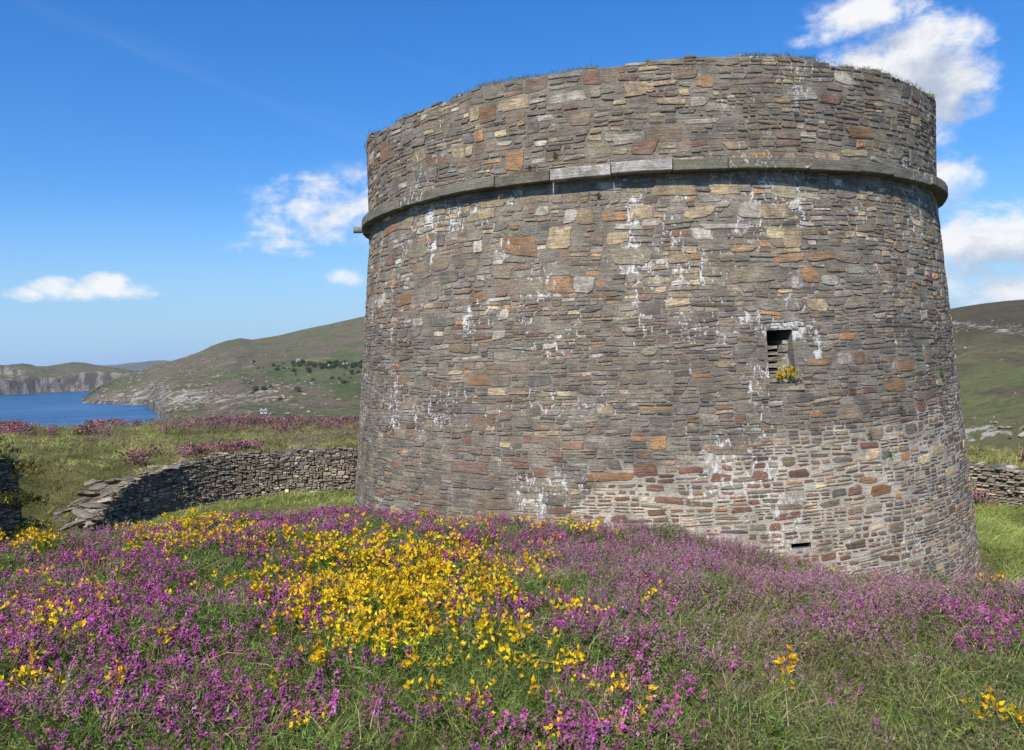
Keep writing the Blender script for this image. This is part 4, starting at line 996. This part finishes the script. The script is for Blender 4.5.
tag(plant('ditch_grass', fl_, lush, rng.uniform(.6, 1.1, len(fl_)), tint=.18, wind=(.5, .15), patch=.35), 'long bright grass on the floor of the ditch round the tower', 'grass', kind='stuff')
# heather along the crest of the outer bank
far_h = []
for _ in range(6):
    T = Tpl()
    for k in range(70):
        p = rv(.33) * [1, 1, 0] * math.sqrt(rng.random()) + [0, 0, rng.uniform(.05, .36)]; floret(T, p, rng.uniform(.022, .045), (np.array((.40, .16, .235)) if rng.random() < .5 else np.array((.15, .125, .055))) * rng.uniform(.7, 1.25))
    far_h.append(T.done())
P1, a1, r1 = ring_points(3600, -42, -6, 31, 47); w = np.exp(-((r1 - 42) / 3.6) ** 2) * sstep(.42, .58, fbm(P1[:, 0] * .22, P1[:, 1] * .5, 301, 4)) * np.interp(a1, [-42, -32, -24, -16, -10], [1, 1, .9, .5, .35])
P2, a2, r2 = ring_points(900, 24, 42, 27, 34); w2 = .5 * sstep(.5, .65, fbm(P2[:, 0] * .4, P2[:, 1] * .4, 302, 4))
P3, a3, r3 = ring_points(900, -26, -9, 29.5, 33); d3, _ = seg_dist(P3[:, 0], P3[:, 1], WALL); w3 = (~in_poly(P3[:, 0], P3[:, 1], POLY)) * np.exp(-((d3 - .8) / .7) ** 2) * sstep(.52, .64, fbm(P3[:, 0] * .6, P3[:, 1] * .2, 303, 3))
P = np.concatenate([P1[rng.random(len(P1)) < w], P2[rng.random(len(P2)) < w2], P3[rng.random(len(P3)) < w3]])
tag(plant('bank_heather', P, far_h, rng.uniform(.6, 1.3, len(P)), tint=.2), 'patches of purple heather along the crest of the outer bank', 'heather', kind='stuff')
Pb, ab, rb = ring_points(4200, -42, -6, 20, 46); q = (~in_poly(Pb[:, 0], Pb[:, 1], POLY)) & (fbm(Pb[:, 0] * .45, Pb[:, 1] * .45, 311, 4) > .54); Pb = Pb[q]
tag(plant('bank_bracken', Pb, [dead_heath() for _ in range(4)], rng.uniform(2.2, 3.8, len(Pb)), tint=.25), 'brown tussocks and low heath between the grass of the outer bank', 'heath', kind='stuff')
# low dark bushes on the crest
bush_t = []
for _ in range(3):
    T = Tpl()
    for k in range(420):
        p = rv(1) * [1, 1, .6] * rng.uniform(.55, 1.0) * (1 + .25 * math.sin(k * 1.7)); p[2] = abs(p[2]); needle(T, p, rv(1) + [0, 0, .5], rng.uniform(.12, .3), rng.uniform(.05, .1), (np.array((.075, .10, .03)) if rng.random() < .75 else np.array((.30, .22, .03))) * rng.uniform(.6, 1.3))
    bush_t.append(T.done())
for (px, py, D, s, lab) in ((22, 432, 41, .95, 'low dark green bush on the bank crest at the far left edge'), (122, 430, 41, .7, 'low dark green bush on the crest below the headland tip'), (248, 430, 41, .55, 'small yellowish bush on the bank crest below the cottage')):
    p = at(px, py, D); z = float(ground_z(np.array([p[0]]), np.array([p[1]]))[0])
    v, f, c_ = scatter(np.zeros((1, 3)), [bush_t[int(rng.integers(3))]], s); o = mk('low_bush', v, [f], M_LEAF, col=c_); o.location = (p[0], p[1], z - .1); tag(o, lab, 'bush', 'low bushes on the bank crest')
lab = 'dark bush overgrowing the ruined wall end at the left edge of the gap'
for (x, y, z, s) in ((-12.5, 20.7, -2.75, .60), (-12.95, 20.0, -2.25, .7), (-12.35, 20.5, -3.5, .5), (-12.2, 20.3, -4.2, .55), (-12.5, 19.9, -3.3, .5), (-13.6, 19.2, -2.0, .8)):
    v, f, c_ = scatter(np.zeros((1, 3)), [bush_t[int(rng.integers(3))]], s); o = mk('overhanging_bush', v, [f], M_LEAF, col=c_); o.location = (x, y, z); tag(o, lab, 'bush', 'bushes on the ruined wall end')
n_ = 520; k = rng.integers(0, 7, n_); t = rng.random(n_); q = WALL[k] * (1 - t)[:, None] + WALL[k + 1] * t[:, None]; nr = WALL[k + 1] - WALL[k]; nr = np.stack([-nr[:, 1], nr[:, 0]], 1) / np.linalg.norm(nr, axis=1)[:, None]
q = q + nr * rng.uniform(.12, .9, n_)[:, None]; aa = np.arctan2(q[:, 0], q[:, 1]); keep_ = fbm(k + t * 1.7, k * 0, 515, 3) > .38; q = q[keep_]
tag(plant('wall_edge_grass', np.c_[q, top_main(np.hypot(q[:, 0], q[:, 1]), q[:, 0], q[:, 1]) + .0], bankg, rng.uniform(.6, 1.2, len(q)), tint=.2, wind=(0, -.3)), 'grass spilling over the head of the curved dry stone wall', 'grass', kind='stuff')
# grass over the head of the ruined wall end
U_ = rng.uniform(0, 1, 260); k = np.minimum((U_ * 2).astype(int), 1); t = U_ * 2 - k; q = STUB[k] * (1 - t)[:, None] + STUB[k + 1] * t[:, None]
nrm = np.array([-.94, .33]); off = rng.uniform(.1, 1.0, 260)[:, None]
P = np.c_[q + nrm * off, np.interp(np.hypot(*(q - STUB[2]).T), [0, .8, 2, 9], [-2.9, -2.1, -1.8, -1.75])]
tag(plant('wall_top_grass', P, bankg, rng.uniform(.7, 1.3, len(P)), tint=.2), 'rough grass overhanging the head of the ruined wall end', 'grass', kind='stuff')
topg = [grass(14, .02, .075, .006, (np.array((.20, .19, .07)), np.array((.30, .25, .12)), np.array((.12, .14, .04))), (.45, .3, .25), .5, .09) for _ in range(5)]
a = rng.uniform(-np.pi, np.pi, 4200); a = a[fbm(a * 5, a * 0, 401, 3) > .46]; dr = np.abs(rng.normal(0, .16, len(a))) + .02
P = np.stack([TX + (RW0 - dr) * np.sin(a), TY - (RW0 - dr) * np.cos(a), top_z(a) - .01], -1)
tag(plant('parapet_grass', P, topg, rng.uniform(.6, 1.5, len(P)), tint=.2), 'short dry grass growing on the broken top of the tower', 'grass', kind='stuff')

# ---- single plants rooted in the tower's face
a_, z_ = px_tower(787.5, 384)
p = tower_pt(np.array(a_), np.array(z_), -.07)
v, f, c_ = scatter(np.array([[0, 0, 0], [.10, -.03, .0], [-.10, .02, 0], [.04, -.06, .03]]), [gorse(3.0) for _ in range(4)], np.array([1.25, 1.0, .9, 1.1])); o = mk('gorse_bush', v, [f], M_LEAF, col=c_); o.location = p
tag(o, 'small gorse with bright yellow flowers growing in the window of the tower', 'gorse')
fern = []
for _ in range(3):
    T = Tpl()
    for k in range(26): needle(T, rv(.03), rv(1) + [0, 0, .1], rng.uniform(.05, .11), .02, np.array((.10, .16, .04)) * rng.uniform(.6, 1.3))
    fern.append(T.done())
for (px, py, s, lab) in ((556, 155, 1.0, 'dark green tuft just above the ledge, left of the pale ledge blocks'), (530, 168, .7, 'little green tuft on the ledge near its left third'), (599, 196, .8, 'green weed in the joints right below the pale ledge blocks'), (940, 372, 1.0, 'green weed near the right outline of the tower, level with the window'),
                         (869, 434, .8, 'green weed in pale mortar right and below the window'), (889, 454, .8, 'lowest green weed in the pale mortar of the right side'), (400, 342, .6, 'small green weed low on the left side of the tower'), (900, 407, .7, 'green weed between the two clumps on the right flank')):
    a_, z_ = px_tower(px, py); p = tower_pt(np.array(a_), np.array(z_), .02)
    v, f, c_ = scatter(np.zeros((1, 3)), [fern[int(rng.integers(3))]], s); o = mk('wall_weed', v, [f], M_LEAF, col=c_); o.location = p
    tag(o, lab, 'weed', 'weeds rooted in the tower wall')

# ------------------------------------------------------------------ far cottages, trees and boulders on the hillside
HV = HILL_V
def hill_point(px, py, V):                           # where a pixel's ray meets a hill sheet
    X_, Y_ = project(V.reshape(-1, 3)); dd = (X_ - px) ** 2 + ((Y_ - py) * 1.6) ** 2
    c_ = np.argsort(dd)[:6]; c_ = c_[np.argmin(np.linalg.norm(V.reshape(-1, 3)[c_], axis=1))]
    return V.reshape(-1, 3)[c_]
def plain(name, rgb, rough=.8):
    m, nb, bs, out = new_mat(name); co = nb.n('ShaderNodeTexCoord').outputs['Object']; n1 = nb.noise(co, .8, 5, .6)
    nb.put(bs.inputs['Base Color'], nb.mix(n1, tuple(x * .8 for x in rgb), tuple(min(1, x * 1.15) for x in rgb))); bs.inputs['Roughness'].default_value = rough; return m
M_WHITE = plain('whitewash', (.62, .61, .58)); M_SLATE = plain('roof_slate', (.16, .17, .20)); M_GLASS = plain('dark_pane', (.03, .035, .04), .2)
def box(x0, x1, y0, y1, z0, z1):
    V = np.array([(x, y, z) for z in (z0, z1) for (x, y) in ((x0, y0), (x1, y0), (x1, y1), (x0, y1))], float)
    return V, np.array([(3, 2, 1, 0), (4, 5, 6, 7), (0, 1, 5, 4), (1, 2, 6, 5), (2, 3, 7, 6), (3, 0, 4, 7)])
def cottage(px, py, w, lab, rot, roofm):
    p = hill_point(px, py, HV); d, h = w * .55, w * .30; r = thing('cottage', lab, 'cottage', (float(p[0]), float(p[1]), float(p[2]) - .6), 'white cottages on the far hillside')
    bs_ = [mk('wall', np.concatenate([box(-w/2, w/2, -d/2, d/2, 0, h + .6)[0], [(-w/2, 0, h + .6 + d * .42), (w/2, 0, h + .6 + d * .42)]]), [box(0, 1, 0, 1, 0, 1)[1], np.array([(4, 8, 7), (5, 6, 9)])], M_WHITE)]
    e = .35; z0, z1 = h + .45, h + .75 + d * .44
    V = np.array([(x, s * (d/2 + e), z0 + k) for k in (0, .25) for x in (-w/2 - e, w/2 + e) for s in (-1, 1)] + [(x, 0, z1 + k) for k in (0, .25) for x in (-w/2 - e, w/2 + e)])
    rf = np.array([(4, 6, 11, 10), (7, 5, 10, 11), (2, 0, 8, 9), (1, 3, 9, 8), (0, 2, 6, 4), (3, 1, 5, 7)])
    bs_.append(mk('roof', V, [rf], roofm))
    for s in (-1, 1): bs_.append(mk('chimney', *(lambda q: (q[0], [q[1]]))(box(s * (w/2 - .9) - .4, s * (w/2 - .9) + .4, -.4, .4, z1 - .7, z1 + 1.1)), M_WHITE))
    for xx in (-.28, .28): bs_.append(mk('window', *(lambda q: (q[0], [q[1]]))(box(w * xx - .5, w * xx + .5, -d/2 - .05, -d/2 + .1, 1.4, 2.7)), M_GLASS))
    bs_.append(mk('door', *(lambda q: (q[0], [q[1]]))(box(-.5, .5, -d/2 - .06, -d/2 + .1, .6, 2.7)), M_SLATE))
    for o in bs_: o.parent = r
    r.rotation_euler = (0, 0, rot)
cottage(263, 413, 5.5, 'white cottage with slate grey roof low on the hillside just above the bank crest', .25, M_SLATE)
cottage(298, 361, 6, 'tiny white cottage left of the straw coloured field high on the hillside', -.3, M_SLATE)
cottage(331, 367, 6, 'tiny white cottage below the dark trees in the middle of the green fields', .1, M_SLATE)
cottage(346, 365.5, 7, 'tiny white cottage by the trees, nearest to the left edge of the tower', -.1, M_SLATE)
tree_t = []
for _ in range(3):
    T = Tpl()
    for k in range(260):
        p = rv(1) * rng.uniform(.5, 1) * (1 + .22 * math.sin(k * 2.3)); p = p * [1, 1, .8] + [0, 0, .9]; needle(T, p, rv(1), rng.uniform(.2, .5), rng.uniform(.15, .3), np.array((.062, .082, .036)) * rng.uniform(.6, 1.4))
    tree_t.append(T.done())
P = np.array([hill_point(rng.uniform(*xr), rng.uniform(*yr), HV) + [rng.uniform(-6, 6), rng.uniform(-14, 14), -1.5] for xr, yr, n in (((318, 345), (363, 367.5), 60), ((352, 366), (362, 367), 24), ((296, 312), (362, 366), 22), ((248, 285), (362, 370), 14), ((290, 372), (366, 384), 22), ((215, 300), (384, 404), 7)) for _ in range(n)])
tag(plant('far_trees', P, tree_t, rng.uniform(1.4, 3.8, len(P)), lean=.05, tint=.3), 'dark wood and hedges between the far green fields', 'trees', kind='stuff')
# pale rock outcrops standing out of the heath
def outcrops(V, n, wfn, s0, s1):
    q = V[:, 4:int(V.shape[1] * .8)].reshape(-1, 3); X_, Y_ = project(q); w = wfn(X_, Y_); w = w * (q[:, 2] > SEA + 2); w = w / w.sum()
    P = q[rng.choice(len(q), n, p=w)] + rng.normal(0, 3, (n, 3)) * [1, 1, 0]
    cl = pick_colours(n, [.6, .15, 0, .1, 0, 0, .15, .05])
    return rocks(P, s0 + (s1 - s0) * rng.random(n) ** 3, rng.uniform(.25, .5, n), colours=cl, tilt=.3)
v, f, c_ = outcrops(HV, 2600, lambda x, y: (np.exp(-((x - 190) / 70) ** 2 - ((y - 395) / 22) ** 2) + .8 * np.exp(-((x - 270) / 70) ** 2 - ((y - 396) / 12) ** 2) + .35 * np.exp(-((x - 215) / 60) ** 2 - ((y - 362) / 15) ** 2) + .02) * (x > 84) * (x < 420) * sstep(.42, .6, fbm(x * .08, y * .2, 501, 4)), .4, 2.4)
tag(mk('hillside_rocks', v, [f], M_DRY, col=c_), 'pale rock outcrops scattered over the far hillside', 'rocks', kind='stuff')
v, f, c_ = outcrops(MOOR_V, 700, lambda x, y: (np.exp(-((y - 428) / 9) ** 2) + .5 * np.exp(-((y - 330) / 7) ** 2) + .05) * (x > 930) * (x < 1100) * sstep(.45, .6, fbm(x * .06, y * .2, 502, 4)), .2, 1.1)
tag(mk('moorland_rocks', v, [f], M_DRY, col=c_), 'pale rocks on the moor right of the tower', 'rocks', kind='stuff')

# ------------------------------------------------------------------ the air
m_haze = bpy.data.materials.new('air'); m_haze.use_nodes = True; t = m_haze.node_tree; t.nodes.clear()
pv = t.nodes.new('ShaderNodeVolumePrincipled'); ou = t.nodes.new('ShaderNodeOutputMaterial'); t.links.new(pv.outputs[0], ou.inputs['Volume'])
pv.inputs['Color'].default_value = (.80, .93, 1, 1); pv.inputs['Density'].default_value = HAZE; pv.inputs['Anisotropy'].default_value = 0.2
V, f = box(-S - 50, S + 50, -S - 50, S + 50, SEA - 3, 185)
tag(mk('haze', V, [f], m_haze), kind='stuff')
